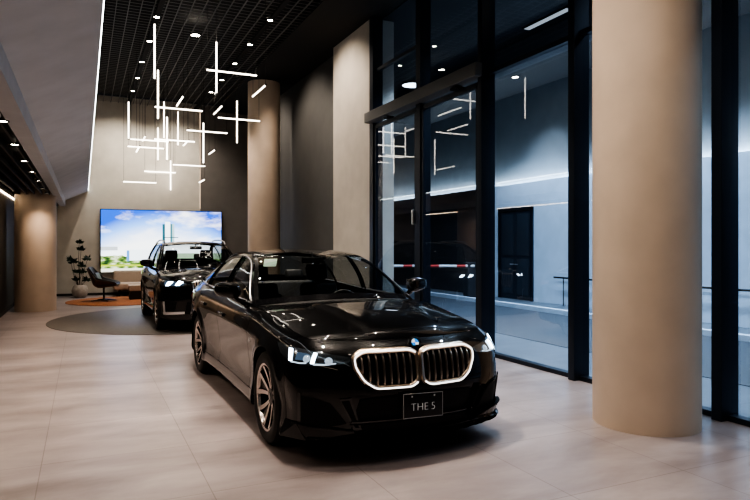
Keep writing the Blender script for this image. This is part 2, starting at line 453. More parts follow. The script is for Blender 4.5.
        for i in range(nT):
            h=max(hgt[i],1e-4); s0=min(mb/h,.45); s1=1-min(mt/h,.45)
            sr_=np.concatenate([[0],np.linspace(s0,s1,nR-2),[1]])
            bow=.035*min(1,h/.3)
            for j,q in enumerate(sr_):
                G[i,j]=Bt[i]*(1-q)+Rt[i]*q; G[i,j,0]+=sgn*bow*math.sin(PI*q)
        GV=G.reshape(-1,3); win={}; frm=[]
        for i in range(nT-1):
            for j in range(nR-1):
                f=(i*nR+j,(i+1)*nR+j,(i+1)*nR+j+1,i*nR+j+1); y=.5*(yb[i]+yb[i+1])
                w=None
                if 0<j<nR-2 and hgt[i]>S['wmin'] and hgt[i+1]>S['wmin']:
                    if abs(y-S['bp'])<.036 or abs(y-S['cp'])<.022: w=None
                    else: w=0 if y<S['bp'] else (1 if y<S['cp'] else 2)
                    if y<S['ap']: w=3
                if w is None: frm.append(f)
                else: win.setdefault(w,[]).append(f)
        panel('window_surround',GV,frm,M['gloss'],root,.001,.018)
        for w,fs in win.items():
            panel('side_window' if w!=3 else 'mirror_triangle',GV,fs,M['carglass_dark'] if w!=3 else M['gloss'],root,.001,.0)
        # thin trim line around the glass, along belt and rail
        t_=MB(); e=np.array((sgn*.004,0,0)); t_.tube([tuple(p+e) for p in G[3:-3,1]],.009,6); t_.tube([tuple(p+e) for p in G[3:-3,nR-2]],.009,6)
        t_.build('window_trim',M['silver'] if S['chrome_trim'] else M['gloss'],root)
    # ---- closed underbody, arch liners
    ub=P[:,0,:].copy(); ctr=np.array([[0,p[1],p[2]] for p in ub])
    hw=nu//2
    uf=[(i,i+1,nu-2-i,nu-1-i) for i in range(hw)]
    # flat pan between the arches (narrower at the wheels)
    pan=MB(); y=.25
    ys=np.linspace(.2,S['len']-.2,40); Wd=[]
    for yy in ys:
        w=np.interp(yy,[.2,.5,S['len']-.5,S['len']-.2],[.55,.80,.80,.6])
        for ya in S['axles']:
            if abs(yy-ya)<Ra+.03: w=min(w,.58)
        Wd.append(w)
    pv=[(-w,yy,S['pan']) for w,yy in zip(Wd,ys)]+[(w,yy,S['pan']) for w,yy in zip(Wd,ys)]; n_=len(ys)
    pan.add(pv,[(i,i+1,n_+i+1,n_+i) for i in range(n_-1)]); pan.add([(x,y_,z+.07) for x,y_,z in pv],[(i,i+1,n_+i+1,n_+i) for i in range(n_-1)])
    pan.build('underbody',M['under'],root,0)
    for ya in S['axles']:
        for sgn in (-1,1):
            MB().lathe([(Ra+.012,sgn*.52),(Ra+.012,sgn*(S['track']+.085))],28,0,'x',Matrix.Translation((0,ya,S['R'])),-.5,PI+.5).lathe([(0,sgn*.53),(Ra+.012,sgn*.53)],28,0,'x',Matrix.Translation((0,ya,S['R'])),-.5,PI+.5).build('wheel_arch_liner',M['under'],root)
            build_wheel(root,sgn,sgn*(S['track']+(S['rt'] if ya>2 else 0)),ya,S['R'],S['rim_r'],S['tw'],0)
    # ---- cabin
    cz=S['cz']
    d=MB(); d.box(-.70,.70,S['yA']+.10,S['yA']+.55,cz+.36,cz+.56,0,.06); d.box(-.13,.13,S['yA']+.45,S['yA']+1.5,cz,cz+.30,0,.04); d.build('dashboard',M['dash'],root)
    sc=MB(); sc.box(-.02,.55,S['yA']+.52,S['yA']+.54,cz+.56,cz+.69,0,.008); sc.build('dashboard_screen',M['gloss'],root)
    f=MB(); f.box(-.76,.76,S['yA']+.1,S['yC']-.3,cz-.06,cz,0,.01); f.build('cabin_floor',M['matte'],root)
    for sgn in (-1,1):
        f=MB(); f.box(sgn*.74,sgn*.80,S['yA']+.15,S['yC']-.35,cz,cz+.60,0,.02); f.build('door_lining',M['dash'],root)
    for sgn in (-1,1): build_seat(root,sgn*.37,S['yA']+1.15,cz+.08,.52)
    bs=empty('rear_bench',(0,S['yA']+2.05,cz+.1),root)
    MB().box(-.62,.62,-.3,.25,0,.16,0,.05).build('seat_cushion',M['leather'],bs)
    T2=Matrix.Translation((0,.22,.12))@Matrix.Rotation(math.radians(-22),4,'X')
    MB().box(-.64,.64,-.07,.07,0,.56,0,.05,T2).build('seat_back',M['leather'],bs)
    for q in (-.36,.36): MB().box(q-.12,q+.12,-.05,.05,.58,.72,0,.04,T2).build('headrest',M['leather'],bs)
    sw=empty('steering_wheel',(.37,S['yA']+.72,cz+.55),root); sw.rotation_euler=(math.radians(68),0,0)
    MB().tube([(.185*math.cos(a),.185*math.sin(a),0) for a in np.linspace(0,2*PI,33)[:-1]],.016,8,closed=True).build('wheel_grip',M['leather'],sw)
    h=MB(); h.box(-.17,.17,-.018,.018,-.02,.0,0,.008); h.box(-.018,.018,-.17,0,-.02,.0,0,.008); h.lathe([(0,.012),(.06,.005),(.065,-.03)],20); h.tube([(0,0,-.02),(0,.02,-.25)],.03); h.build('wheel_spokes',M['dash'],sw)
    mz=RR[iW1,2]+bul[iW1,1]; my=RR[iW1,1]+bul[iW1,0]
    rm=MB(); rm.box(-.12,.12,my-.07,my-.04,mz-.12,mz-.055,0,.012); rm.tube([(0,my-.05,mz-.06),(0,my-.02,mz-.005)],.012); rm.build('rear_view_mirror',M['matte'],root)
    # ---- door mirrors
    for sgn in (-1,1):
        mr=empty('door_mirror',(sgn*S['mir'][0],S['mir'][1],S['mir'][2]),root)
        bm=bmesh.new(); bmesh.ops.create_cube(bm,size=1); bmesh.ops.subdivide_edges(bm,edges=bm.edges[:],cuts=5,use_grid_fill=True)
        for v in bm.verts:
            q=v.co*2; c=Vector((math.copysign(abs(q.x)**1.0,q.x),q.y,q.z)); nn=(abs(q.x)**3.2+abs(q.y)**3.2+abs(q.z)**3.2)**(1/3.2)
            c=c/nn if nn>0 else c
            X=c.x*sgn  # outward coordinate
            taper=1-.22*max(0,X); back=.55 if c.y>0 else 1
            v.co=Vector((c.x*.118, c.y*.085*back*(1-.2*max(0,X)) + .02*X, c.z*.075*taper+.012*X))
        bmesh.ops.recalc_face_normals(bm,faces=bm.faces)
        MB().bm(bm).build('mirror_housing',M['paint'],mr,60)
        MB().box(-.095,.095,.045,.052,-.052,.052,0,.003).build('mirror_glass',M['mirrorglass'],mr)
        ar=MB(); ar.tube([(-sgn*.05,.01,-.055),(-sgn*.10,.015,-.10),(-sgn*.19,.02,-.135)],[.030,.024,.03],10); ar.build('mirror_arm',M['gloss'],mr)
    # ---- door handles
    fb=BVHTree.FromPolygons([tuple(v) for v in V],keep)
    for sgn in (-1,1):
        for (yy,zz) in S['handles']:
            h0=fb.ray_cast(Vector((sgn*2,yy,zz)),Vector((-sgn,0,0)))
            if h0[0] is None: continue
            x=h0[0].x
            hd=MB(); hd.box(x-.008,x+.016*sgn if sgn>0 else x+.008,yy-.11,yy+.11,zz-.016,zz+.016,0,.006) if sgn>0 else hd.box(x-.016,x+.008,yy-.11,yy+.11,zz-.016,zz+.016,0,.006)
            hd.build('door_handle',M['gloss'],root)
    return dict(front_y=front_y,V=V,keep=keep,bvh=fb,RR=RR,T=T,iW0=iW0,iW1=iW1,NS=NS)

def surf_patch(bvh, top, bot, off, nu, nv):
    """grid between two 3-D polylines, dropped on to the nearest body surface and lifted by off"""
    def rs(P):
        P=np.array(P,float); s=np.concatenate([[0],np.cumsum(np.linalg.norm(np.diff(P,axis=0),axis=1))]); q=np.linspace(0,s[-1],nu)
        return np.stack([np.interp(q,s,P[:,k]) for k in range(3)],1)
    A,B=rs(top),rs(bot); out=[]
    for i in range(nu):
        for j in range(nv):
            p=A[i]*(1-j/(nv-1))+B[i]*j/(nv-1)
            loc,nr,_,_=bvh.find_nearest(Vector(p))
            if nr.dot(loc-Vector((0,2.4,.6)))<0: nr=-nr
            out.append(loc+nr*off)
    return np.array([tuple(v) for v in out])

def add_patch(name,C,top,bot,off,m,parent,nu=24,nv=8,rim=.012):
    G=surf_patch(C['bvh'],top,bot,off,nu,nv)
    return panel(name,G,grid_faces(nu,nv),m,parent,0,rim)

def mirx(P,s): return [(p[0]*s,)+tuple(p[1:]) for p in P]

def add_grille(C,root,poly,frame_w,nb,glow,slant=0):
    g=empty('kidney_grille',(0,0,0),root)
    for sgn in (-1,1):
        k=empty('kidney',(0,0,0),g) if False else g
        Pp=[(x*sgn,z) for x,z in poly]
        outer=densify(round_poly(Pp,.03),.02)
        def loop(d,off):
            Q=offset_poly(Pp,d); Q=densify(round_poly(Q,.03),.02); return Q
        # same count loops: offset rounded polygon vertex by vertex
        base=densify(round_poly(Pp,.035,5),.018)
        def L(d,off):
            Q=offset_poly(base,d); return [(x,C['front_y'](x,z)[0]-off,z) for x,z in Q]
        loops=[L(-.004,-.02),L(0,.014),L(.006,.022),L(frame_w-.008,.020),L(frame_w,.012),L(frame_w+.001,-.01)]
        n=len(base); vs=[p for l in loops for p in l]; fs=[]
        for a in range(len(loops)-1):
            for i in range(n): fs.append((a*n+i,a*n+(i+1)%n,(a+1)*n+(i+1)%n,(a+1)*n+i))
        MB().add(vs,fs).build('grille_frame',M['satin_gold'] if glow else M['chrome'],g)
        if glow:
            cen=[abs(p[0])<.03 for p in base]
            l2=[L(frame_w*.30,.0225),L(frame_w*.35,.026),L(frame_w*.58,.026),L(frame_w*.63,.0215)]
            vs=[p for l in l2 for p in l]; fs=[]
            for a in range(3):
                for i in range(n):
                    if not (cen[i] and cen[(i+1)%n]): fs.append((a*n+i,a*n+(i+1)%n,(a+1)*n+(i+1)%n,(a+1)*n+i))
            MB().add(vs,fs).build('light_contour',M['iconic'],g)
        Q=L(frame_w*.9,.004)
        MB().add(Q,[tuple(range(len(Q)))]).build('grille_mesh',M['matte'],g,0)
        inner=offset_poly(base,frame_w); xs=[abs(p[0]) for p in inner]; x0,x1=min(xs),max(xs)
        for b in range(nb):
            x=x0+(x1-x0)*(b+.75)/(nb+.4)
            zs=[]
            m_=len(inner)
            for i in range(m_):
                a=(abs(inner[i][0]),inner[i][1]); c=(abs(inner[(i+1)%m_][0]),inner[(i+1)%m_][1])
                if (a[0]-x)*(c[0]-x)<0: zs.append(a[1]+(c[1]-a[1])*(x-a[0])/(c[0]-a[0]))
            if len(zs)<2: continue
            z0,z1=min(zs)+.004,max(zs)-.004
            if z1-z0<.03: continue
            rows=[]
            for q in np.linspace(0,1,8):
                z=z0+(z1-z0)*q; xx=x*sgn; yy=C['front_y'](xx,z)[0]; bow=.016*math.sin(PI*q)**.6
                rows.append([(xx-.0075,yy-.004,z),(xx-.0045,yy-.006-bow,z),(xx+.0045,yy-.006-bow,z),(xx+.0075,yy-.004,z)])
            vs=[p for r in rows for p in r]; fs=[]
            for i in range(7):
                for j in range(3): fs.append((i*4+j,i*4+j+1,i*4+j+5,i*4+j+4))
            fs+= [(0,1,2,3),(28,29,30,31)]
            MB().add(vs,fs).build('grille_bar',M['barmat'],g,60)
    return g

def text_mesh(name,s,size,m,parent,M4,ext=.001):
    cu=bpy.data.curves.new('t','FONT'); cu.body=s; cu.size=size; cu.extrude=ext; cu.offset=-.0022; cu.align_x='CENTER'; cu.align_y='CENTER'
    o=bpy.data.objects.new('t',cu); COL.objects.link(o); dg=bpy.context.evaluated_depsgraph_get(); dg.update()
    me=bpy.data.meshes.new_from_object(o.evaluated_get(dg)); bpy.data.objects.remove(o); me.transform(M4)
    return fin(name,me,m,parent,0)

def add_roundel(C,root,z,r):
    y,nr=C['front_y'](0,z); nr=(nr+Vector((0,-1.1,0))).normalized(); y-=.006
    q=Vector((0,0,1)).rotation_difference(nr).to_matrix().to_4x4(); T=Matrix.Translation((0,y-.001,z))@q
    e=empty('emblem',(0,0,0),root)
    MB().lathe([(0,.004),(r*.62,.004)],32,0,'z',T).build('emblem_white',M['white'],e,0)
    b=MB()
    for a in (0,PI): b.lathe([(0,.0055),(r*.60,.0055)],8,0,'z',T,a,a+PI/2)
    b.build('emblem_blue',M['blue'],e,0)
    MB().lathe([(r*.62,.003),(r*.62,.007),(r*.9,.007),(r*.9,.003)],40,0,'z',T).build('emblem_ring',M['plate'],e)
    MB().lathe([(r*.9,0),(r*.9,.009),(r,.008),(r*1.02,0)],40,0,'z',T).build('emblem_rim',M['chrome'],e)
# ------------------------------------------------------------------ the sedan
SEDAN=dict(len=5.06,R=.357,Ra=.392,rim_r=.262,tw=.245,track=.80,rt=.02,axles=(.865,3.86),
 outline=[(0,0),(.2,.006),(.4,.03),(.55,.068),(.68,.12),(.78,.18),(.85,.262),(.89,.39),(.912,.6),(.922,.87),(.925,1.35),(.922,2.0),(.930,2.9),(.950,3.5),(.958,3.86),(.942,4.3),(.90,4.65),(.81,4.88),(.66,4.98),(.40,5.04),(.2,5.056),(0,5.06)],
 keys=[(0,[(.12,.165),(.05,.195),(.03,.33),(0,.50),(.02,.66),(.055,.795),(.15,.862)]),
       (4,[(.11,.165),(.045,.195),(.03,.33),(0,.50),(.012,.65),(.055,.775),(.165,.866)]),
       (6,[(.10,.17),(.03,.20),(.02,.33),(0,.50),(.008,.65),(.05,.775),(.15,.872)]),
       (7,[(.10,.18),(.02,.21),(.02,.35),(0,.51),(.004,.66),(.045,.80),(.135,.885)]),
       (9,[(.10,.2),(.01,.22),(.012,.38),(.004,.55),(0,.70),(.032,.870),(.125,.945)]),
       (10,[(.10,.2),(.008,.23),(.028,.38),(.026,.55),(.008,.72),(.028,.90),(.115,.995)]),
       (12,[(.10,.2),(.008,.23),(.032,.38),(.032,.55),(.010,.74),(.020,.90),(.105,1.02)]),
       (14,[(.10,.2),(.01,.22),(.015,.38),(.005,.55),(0,.72),(.022,.92),(.130,1.055)]),
       (16,[(.10,.22),(.02,.25),(.01,.38),(0,.55),(0,.75),(.030,.94),(.150,1.075)]),
       (18,[(.12,.22),(.04,.25),(.02,.38),(0,.55),(.015,.75),(.04,.95),(.13,1.10)]),
       (21,[(.15,.22),(.05,.25),(.02,.38),(0,.55),(.03,.75),(.06,.95),(.10,1.115)])],
 rail=[(.742,1.90,1.175),(.655,2.20,1.342),(.598,2.48,1.432),(.575,2.85,1.466),(.57,3.25,1.452),(.585,3.65,1.395),(.63,4.05,1.275)],
 yA=1.60,yC=4.52,bulge_t=[0,.12,.27,.40,.62,.85,1],bulge=[(-.15,.05),(-.14,.050),(-.11,.048),(-.03,.046),(.02,.045),(.10,.035),(.15,.03)],
 wins=(.025,.315,.70,.965),pillar=.052,hood_u=.80,boot_u=None,crown=.06,bcrown=.02,dome=(.50,.62,.014),
 crease=(.83,.012),splits=dict(bumper=.42,rear_bumper=4.62,tail=4.75,fender=1.42,door=2.74,rdoor=3.62),rb_z=.62,sill_j=12,
 margins=(.022,.045),wmin=.11,bp=2.80,cp=3.72,ap=1.98,chrome_trim=True,pan=.19,cz=.33,
 mir=(1.0,1.86,1.135),handles=[(2.52,.845),(3.48,.875)],wipers=[])
SEDAN['boot_u']=None
def outline_u(S,i):
    P=np.array(S['outline'],float); return np.concatenate([[0],np.cumsum(np.linalg.norm(np.diff(P,axis=0),axis=1))])[i]
SEDAN['boot_u']=outline_u(SEDAN,17)
sed=thing('sedan','large glossy black sedan in front with glowing kidney grille and THE 5 plate','car',(2.2,3.9,0))
C=build_car(SEDAN,sed)
add_grille(C,sed,[(.001,.782),(.075,.815),(.425,.815),(.505,.770),(.504,.695),(.445,.590),(.355,.530),(.070,.526),(.001,.570)],.033,8,True)
add_roundel(C,sed,.834,.049)
fy=C['front_y']
for s in (-1,1):
    hl=empty('headlight',(0,0,0),sed)
    top=[(.50,.11,.755),(.62,.16,.775),(.74,.26,.79),(.84,.40,.815),(.90,.62,.835)]
    bot=[(.52,.10,.722),(.62,.15,.700),(.74,.22,.695),(.85,.34,.705),(.905,.52,.765)]
    add_patch('lamp_housing',C,mirx(top,s),mirx(bot,s),.003,M['lampglass'],hl,40,12,.01)
    # two pairs of vertical running lights plus a thin lower line
    add_patch('running_light',C,mirx([(.850,.37,.812),(.864,.41,.815)],s),mirx([(.840,.345,.718),(.852,.37,.720)],s),.010,M['drl'],hl,4,10,.006)
    add_patch('running_light',C,mirx([(.716,.207,.785),(.734,.222,.79)],s),mirx([(.728,.217,.708),(.744,.232,.708)],s),.010,M['drl'],hl,4,10,.006)
    add_patch('running_light',C,mirx([(.765,.25,.715),(.80,.28,.713),(.845,.35,.720)],s),mirx([(.766,.25,.706),(.80,.28,.704),(.845,.35,.711)],s),.009,M['drlthin'],hl,16,3,.005)
    add_patch('running_light',C,mirx([(.60,.14,.720),(.66,.17,.710),(.73,.22,.708)],s),mirx([(.60,.14,.712),(.66,.17,.702),(.73,.22,.700)],s),.009,M['drlthin'],hl,16,3,.005)
    add_patch('lamp_glow_patch',C,mirx([(.755,.24,.775),(.825,.32,.79)],s),mirx([(.765,.25,.725),(.825,.32,.728)],s),.006,M['drlsoft'],hl,6,6,.003)  # glowing patch between the bars, imitates their spill inside the lamp
    for (x,z) in ((.655,.738),(.785,.752)):
        y,nr=fy(x*s,z); T=Matrix.Translation((x*s,y-.006,z))@Vector((0,0,1)).rotation_difference(nr).to_matrix().to_4x4()
        b=MB(); b.lathe([(.0,.014),(.02,.010),(.028,.002)],20,0,'z',T); b.build('projector_lens',M['lens'],hl)
    # lower bumper: side intake, low blade and corner fin
    add_patch('air_intake',C,mirx([(.66,.10,.45),(.76,.15,.49),(.83,.23,.50)],s),mirx([(.55,.06,.30),(.72,.12,.27),(.84,.25,.27)],s),.003,M['matte'],sed,18,10)
    add_patch('intake_trim',C,mirx([(.825,.23,.52),(.842,.25,.52)],s),mirx([(.838,.25,.25),(.855,.28,.25)],s),.004,M['gloss'],sed,4,16,.012)
    add_patch('bumper_blade',C,mirx([(.50,.05,.245),(.68,.11,.275),(.87,.31,.30)],s),mirx([(.49,.05,.235),(.70,.12,.205),(.88,.34,.205)],s),.022,M['paint'],sed,24,6,.03)
    add_patch('intake_trim',C,mirx([(.52,.055,.49),(.60,.075,.48)],s),mirx([(.44,.04,.25),(.50,.05,.25)],s),.012,M['gloss'],sed,6,16,.02)
    add_patch('intake_slat',C,mirx([(.535,.06,.475),(.585,.075,.468)],s),mirx([(.462,.045,.27),(.488,.05,.27)],s),.0135,M['matte'],sed,4,16,.002)
    fn=MB(); P_=[(.855,.26,.30),(.80,.20,.185),(.945,.37,.20),(.918,.462,.205),(.885,.42,.30)]
    fn.add([(s*x,y,z) for x,y,z in P_],[(0,1,2),(0,2,4),(4,2,3)]+[(1,2,3)]); fn.build('corner_fin',M['gloss'],sed,20)
    # fender badge
    bt=[(.93,1.14,.70),(.93,1.19,.70)]
    h=C['bvh'].ray_cast(Vector((2*s,1.36,.74)),Vector((-s,0,0)))
    if h[0]:
        T=Matrix.Translation(h[0])@Vector((0,0,1)).rotation_difference(Vector((s,0,0))).to_matrix().to_4x4()
        MB().lathe([(0,.004),(.02,.004),(.022,0)],20,0,'z',T).build('fender_badge',M['silver'],sed)
    add_patch('tail_light',C,mirx([(.935,4.45,.94),(.90,4.72,.95),(.80,4.92,.95),(.5,5.05,.95)],s),mirx([(.938,4.48,.88),(.90,4.72,.85),(.80,4.92,.84),(.5,5.05,.85)],s),.006,mat('tail_lamp_red',(.3,.01,.01),.1,coat=1),sed,24,5)
add_patch('lower_intake',C,[(-.46,.03,.47),(0,0,.50),(.46,.03,.47)],[(-.52,.05,.235),(0,.02,.225),(.52,.05,.235)],.004,M['matte'],sed,30,10)
add_patch('intake_bar',C,[(-.52,.03,.315),(0,0,.315),(.52,.03,.315)],[(-.53,.05,.295),(0,.02,.295),(.53,.05,.295)],.014,M['gloss'],sed,30,3)
add_patch('front_lip',C,[(-.80,.2,.205),(-.5,.05,.205),(0,0,.205),(.5,.05,.205),(.8,.2,.205)],[(-.80,.2,.175),(-.5,.05,.175),(0,0,.175),(.5,.05,.175),(.8,.2,.175)],.02,M['gloss'],sed,50,3,.03)
lp=empty('licence_plate',(0.0,-.025,.404),sed)
lp.scale=(1.1,1,1.04)
PT=Matrix.Rotation(math.radians(-4),4,'X')@Matrix.Rotation(math.radians(2.0),4,'Z')@Matrix.Rotation(math.radians(2.2),4,'Y')
MB().box(-.150,.150,-.012,.0,-.083,.083,0,.004,PT).build('plate_panel',M['plate'],lp)
b=MB()
for z0,z1,x0,x1 in ((.079,.083,-.15,.15),(-.083,-.079,-.15,.15),(-.083,.083,-.15,-.147),(-.083,.083,.147,.15)): b.box(x0,x1,-.0145,-.011,z0,z1,0,0,PT)
b.build('plate_border',mat('plate_edge',(.45,.45,.45),.4),lp,0)
for x in (-.085,.085):
    b=MB(); b.lathe([(0,.004),(.006,.003),(.007,0)],10,0,'z',PT@Matrix.Translation((x,-.012,.062))@Matrix.Rotation(PI/2,4,'X'))
    b.build('plate_bolt',M['silver'],lp)
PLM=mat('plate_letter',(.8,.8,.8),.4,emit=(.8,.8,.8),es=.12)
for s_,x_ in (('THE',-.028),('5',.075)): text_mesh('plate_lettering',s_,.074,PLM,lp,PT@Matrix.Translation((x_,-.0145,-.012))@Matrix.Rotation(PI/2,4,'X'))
# card behind the windscreen
pap=empty('window_card',(-.50,2.19,1.372),sed); wc=Matrix.Rotation(math.radians(-58),4,'X')
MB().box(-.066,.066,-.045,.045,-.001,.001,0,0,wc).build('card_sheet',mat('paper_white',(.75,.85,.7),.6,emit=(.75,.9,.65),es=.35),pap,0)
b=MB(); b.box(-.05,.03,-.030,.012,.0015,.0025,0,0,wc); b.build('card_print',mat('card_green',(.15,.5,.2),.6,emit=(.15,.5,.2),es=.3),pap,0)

# ------------------------------------------------------------------ the crossover behind
SUV=dict(len=4.5,R=.362,Ra=.405,rim_r=.255,tw=.235,track=.785,rt=.01,axles=(.85,3.54),
 outline=[(0,0),(.2,.006),(.4,.03),(.55,.07),(.68,.13),(.77,.20),(.835,.30),(.872,.44),(.892,.62),(.905,.86),(.906,1.3),(.902,2.0),(.908,2.7),(.918,3.2),(.922,3.54),(.905,3.9),(.865,4.2),(.78,4.38),(.64,4.45),(.40,4.49),(.2,4.498),(0,4.5)],
 keys=[(0,[(.10,.22),(.04,.25),(.02,.40),(0,.58),(.012,.76),(.035,.90),(.14,.985)]),
       (4,[(.10,.22),(.04,.25),(.02,.40),(0,.58),(.010,.76),(.035,.90),(.15,.985)]),
       (6,[(.10,.23),(.03,.26),(.015,.40),(0,.58),(.006,.76),(.035,.90),(.14,.99)]),
       (7,[(.10,.24),(.02,.27),(.015,.42),(0,.58),(.003,.77),(.035,.92),(.13,1.0)]),
       (9,[(.10,.26),(.01,.28),(.012,.44),(.004,.60),(0,.78),(.030,.96),(.125,1.035)]),
       (10,[(.10,.26),(.015,.29),(.03,.45),(.026,.62),(.008,.80),(.022,.96),(.11,1.07)]),
       (12,[(.10,.26),(.015,.29),(.035,.45),(.030,.62),(.010,.82),(.018,.97),(.10,1.09)]),
       (14,[(.10,.26),(.01,.28),(.015,.45),(.005,.62),(0,.82),(.020,1.0),(.115,1.13)]),
       (16,[(.10,.28),(.02,.31),(.01,.45),(0,.62),(0,.82),(.030,1.0),(.11,1.14)]),
       (18,[(.12,.28),(.04,.31),(.02,.45),(0,.62),(.015,.82),(.04,1.0),(.10,1.14)]),
       (21,[(.15,.28),(.05,.31),(.02,.45),(0,.62),(.03,.82),(.06,1.0),(.09,1.14)])],
 rail=[(.738,1.62,1.24),(.672,1.92,1.445),(.632,2.2,1.555),(.615,2.6,1.592),(.612,3.1,1.585),(.625,3.6,1.54),(.66,3.95,1.40)],
 yA=1.28,yC=4.22,bulge_t=[0,.12,.27,.40,.62,.85,1],bulge=[(-.19,.035),(-.15,.042),(-.10,.045),(-.03,.04),(.02,.04),(.07,.03),(.08,.02)],
 wins=(.025,.30,.76,.965),pillar=.052,hood_u=.80,boot_u=None,crown=.05,bcrown=.004,dome=(.50,.62,.016),
 crease=(.90,.012),splits=dict(bumper=.42,rear_bumper=4.1,tail=4.25,fender=1.24,door=2.36,rdoor=3.3),rb_z=.72,sill_j=12,
 margins=(.022,.045),wmin=.11,bp=2.40,cp=3.42,ap=1.66,chrome_trim=False,pan=.25,cz=.45,
 mir=(.99,1.62,1.20),handles=[(2.18,.95),(3.12,.975)],wipers=[],nu=170,nv=34)
SUV['boot_u']=outline_u(SUV,17)
suv=thing('crossover_car','black crossover car with lit headlights parked behind the front sedan on grey floor disc','car',(2.09,11.12,0))
C2=build_car(SUV,suv)
add_grille(C2,suv,[(.015,.84),(.06,.925),(.34,.925),(.385,.89),(.36,.70),(.30,.63),(.08,.63),(.03,.68)],.026,6,False)
add_roundel(C2,suv,.955,.041)
for s in (-1,1):
    hl=empty('headlight',(0,0,0),suv)
    top=[(.46,.06,.895),(.62,.13,.915),(.76,.25,.935),(.86,.44,.955),(.90,.66,.97)]
    bot=[(.47,.06,.83),(.62,.11,.80),(.75,.2,.80),(.855,.38,.83),(.90,.58,.91)]
    add_patch('lamp_housing',C2,mirx(top,s),mirx(bot,s),.003,M['lampglass'],hl,40,12,.01)
    for xa,xb,yy in ((.54,.59,.09),(.70,.76,.17)):
        add_patch('running_light',C2,mirx([(xa-.02,yy,.90),(xb-.01,yy+.05,.905)],s),mirx([(xa+.05,yy,.845),(xb+.05,yy+.05,.845)],s),.010,M['drlbright'],hl,6,6,.006)
    add_patch('lamp_glow_patch',C2,mirx([(.50,.08,.885),(.62,.13,.90),(.80,.30,.925)],s),mirx([(.51,.08,.845),(.62,.12,.83),(.80,.29,.84)],s),.006,M['drlsoft'],hl,16,5,.003)  # same painted glow, spread behind the crossover's running lights
    add_patch('air_intake',C2,mirx([(.62,.10,.56),(.80,.24,.60)],s),mirx([(.66,.11,.40),(.83,.28,.40)],s),.004,M['matte'],suv,14,8)
    add_patch('bumper_trim',C2,mirx([(.80,.25,.56),(.825,.28,.56)],s),mirx([(.80,.25,.37),(.825,.28,.37)],s),.016,M['silver'],suv,4,10)
    add_patch('bumper_trim',C2,mirx([(.50,.06,.385),(.68,.13,.38),(.83,.29,.37)],s),mirx([(.50,.06,.345),(.68,.13,.335),(.83,.29,.33)],s),.016,M['silver'],suv,20,4)
    add_patch('wheel_arch_cladding',C2,mirx([(.92,1.3,.40),(.92,2.2,.40),(.92,3.1,.40)],s),mirx([(.92,1.3,.29),(.92,2.2,.29),(.92,3.1,.29)],s),.008,M['gloss'],suv,30,4)
    # roof rail
    pts=[(s*.60,2.02,1.565),(s*.60,2.14,1.625),(s*.59,2.6,1.655),(s*.59,3.2,1.648),(s*.60,3.58,1.60),(s*.61,3.68,1.565)]
    MB().tube(pts,.014,8).build('roof_rail',M['silver'],suv)
add_patch('lower_intake',C2,[(-.46,.03,.56),(0,0,.57),(.46,.03,.56)],[(-.5,.05,.34),(0,.02,.34),(.5,.05,.34)],.004,M['matte'],suv,30,10)
# ------------------------------------------------------------------ room
H=6.0; GX=5.18; BY=21.0
def wallmat(n,c,r=.7,a=.06): return add_noise(mat(n,c,r),3,a,.03)
M['wall_beige']=wallmat('plaster_beige',(.64,.60,.53))
M['pilaster']=wallmat('pilaster_beige',(.52,.48,.42))
M['wall_grey']=wallmat('plaster_grey',(.085,.085,.082))
M['wall_brown']=wallmat('panel_brown',(.20,.185,.172))
M['wall_dark']=wallmat('panel_dark',(.022,.021,.021),.5)
M['white_plaster']=wallmat('bulkhead_plaster',(.58,.585,.60))
M['ceil']=mat('ceiling_black',(.003,.003,.003),.8)
M['slat']=mat('ceiling_slat',(.17,.168,.165),.5)
M['column']=wallmat('column_beige',(.62,.50,.395),.6,.05)
M['frame']=mat('anodised_navy',(.016,.022,.034),.35,.4)
M['header']=mat('bronze_cover',(.15,.148,.145),.45,.3)
M['glass']=glass('facade_glass',(.82,.89,.96),1.5,1.5)
M['wire']=mat('black_cable',(.01,.01,.01),.6)

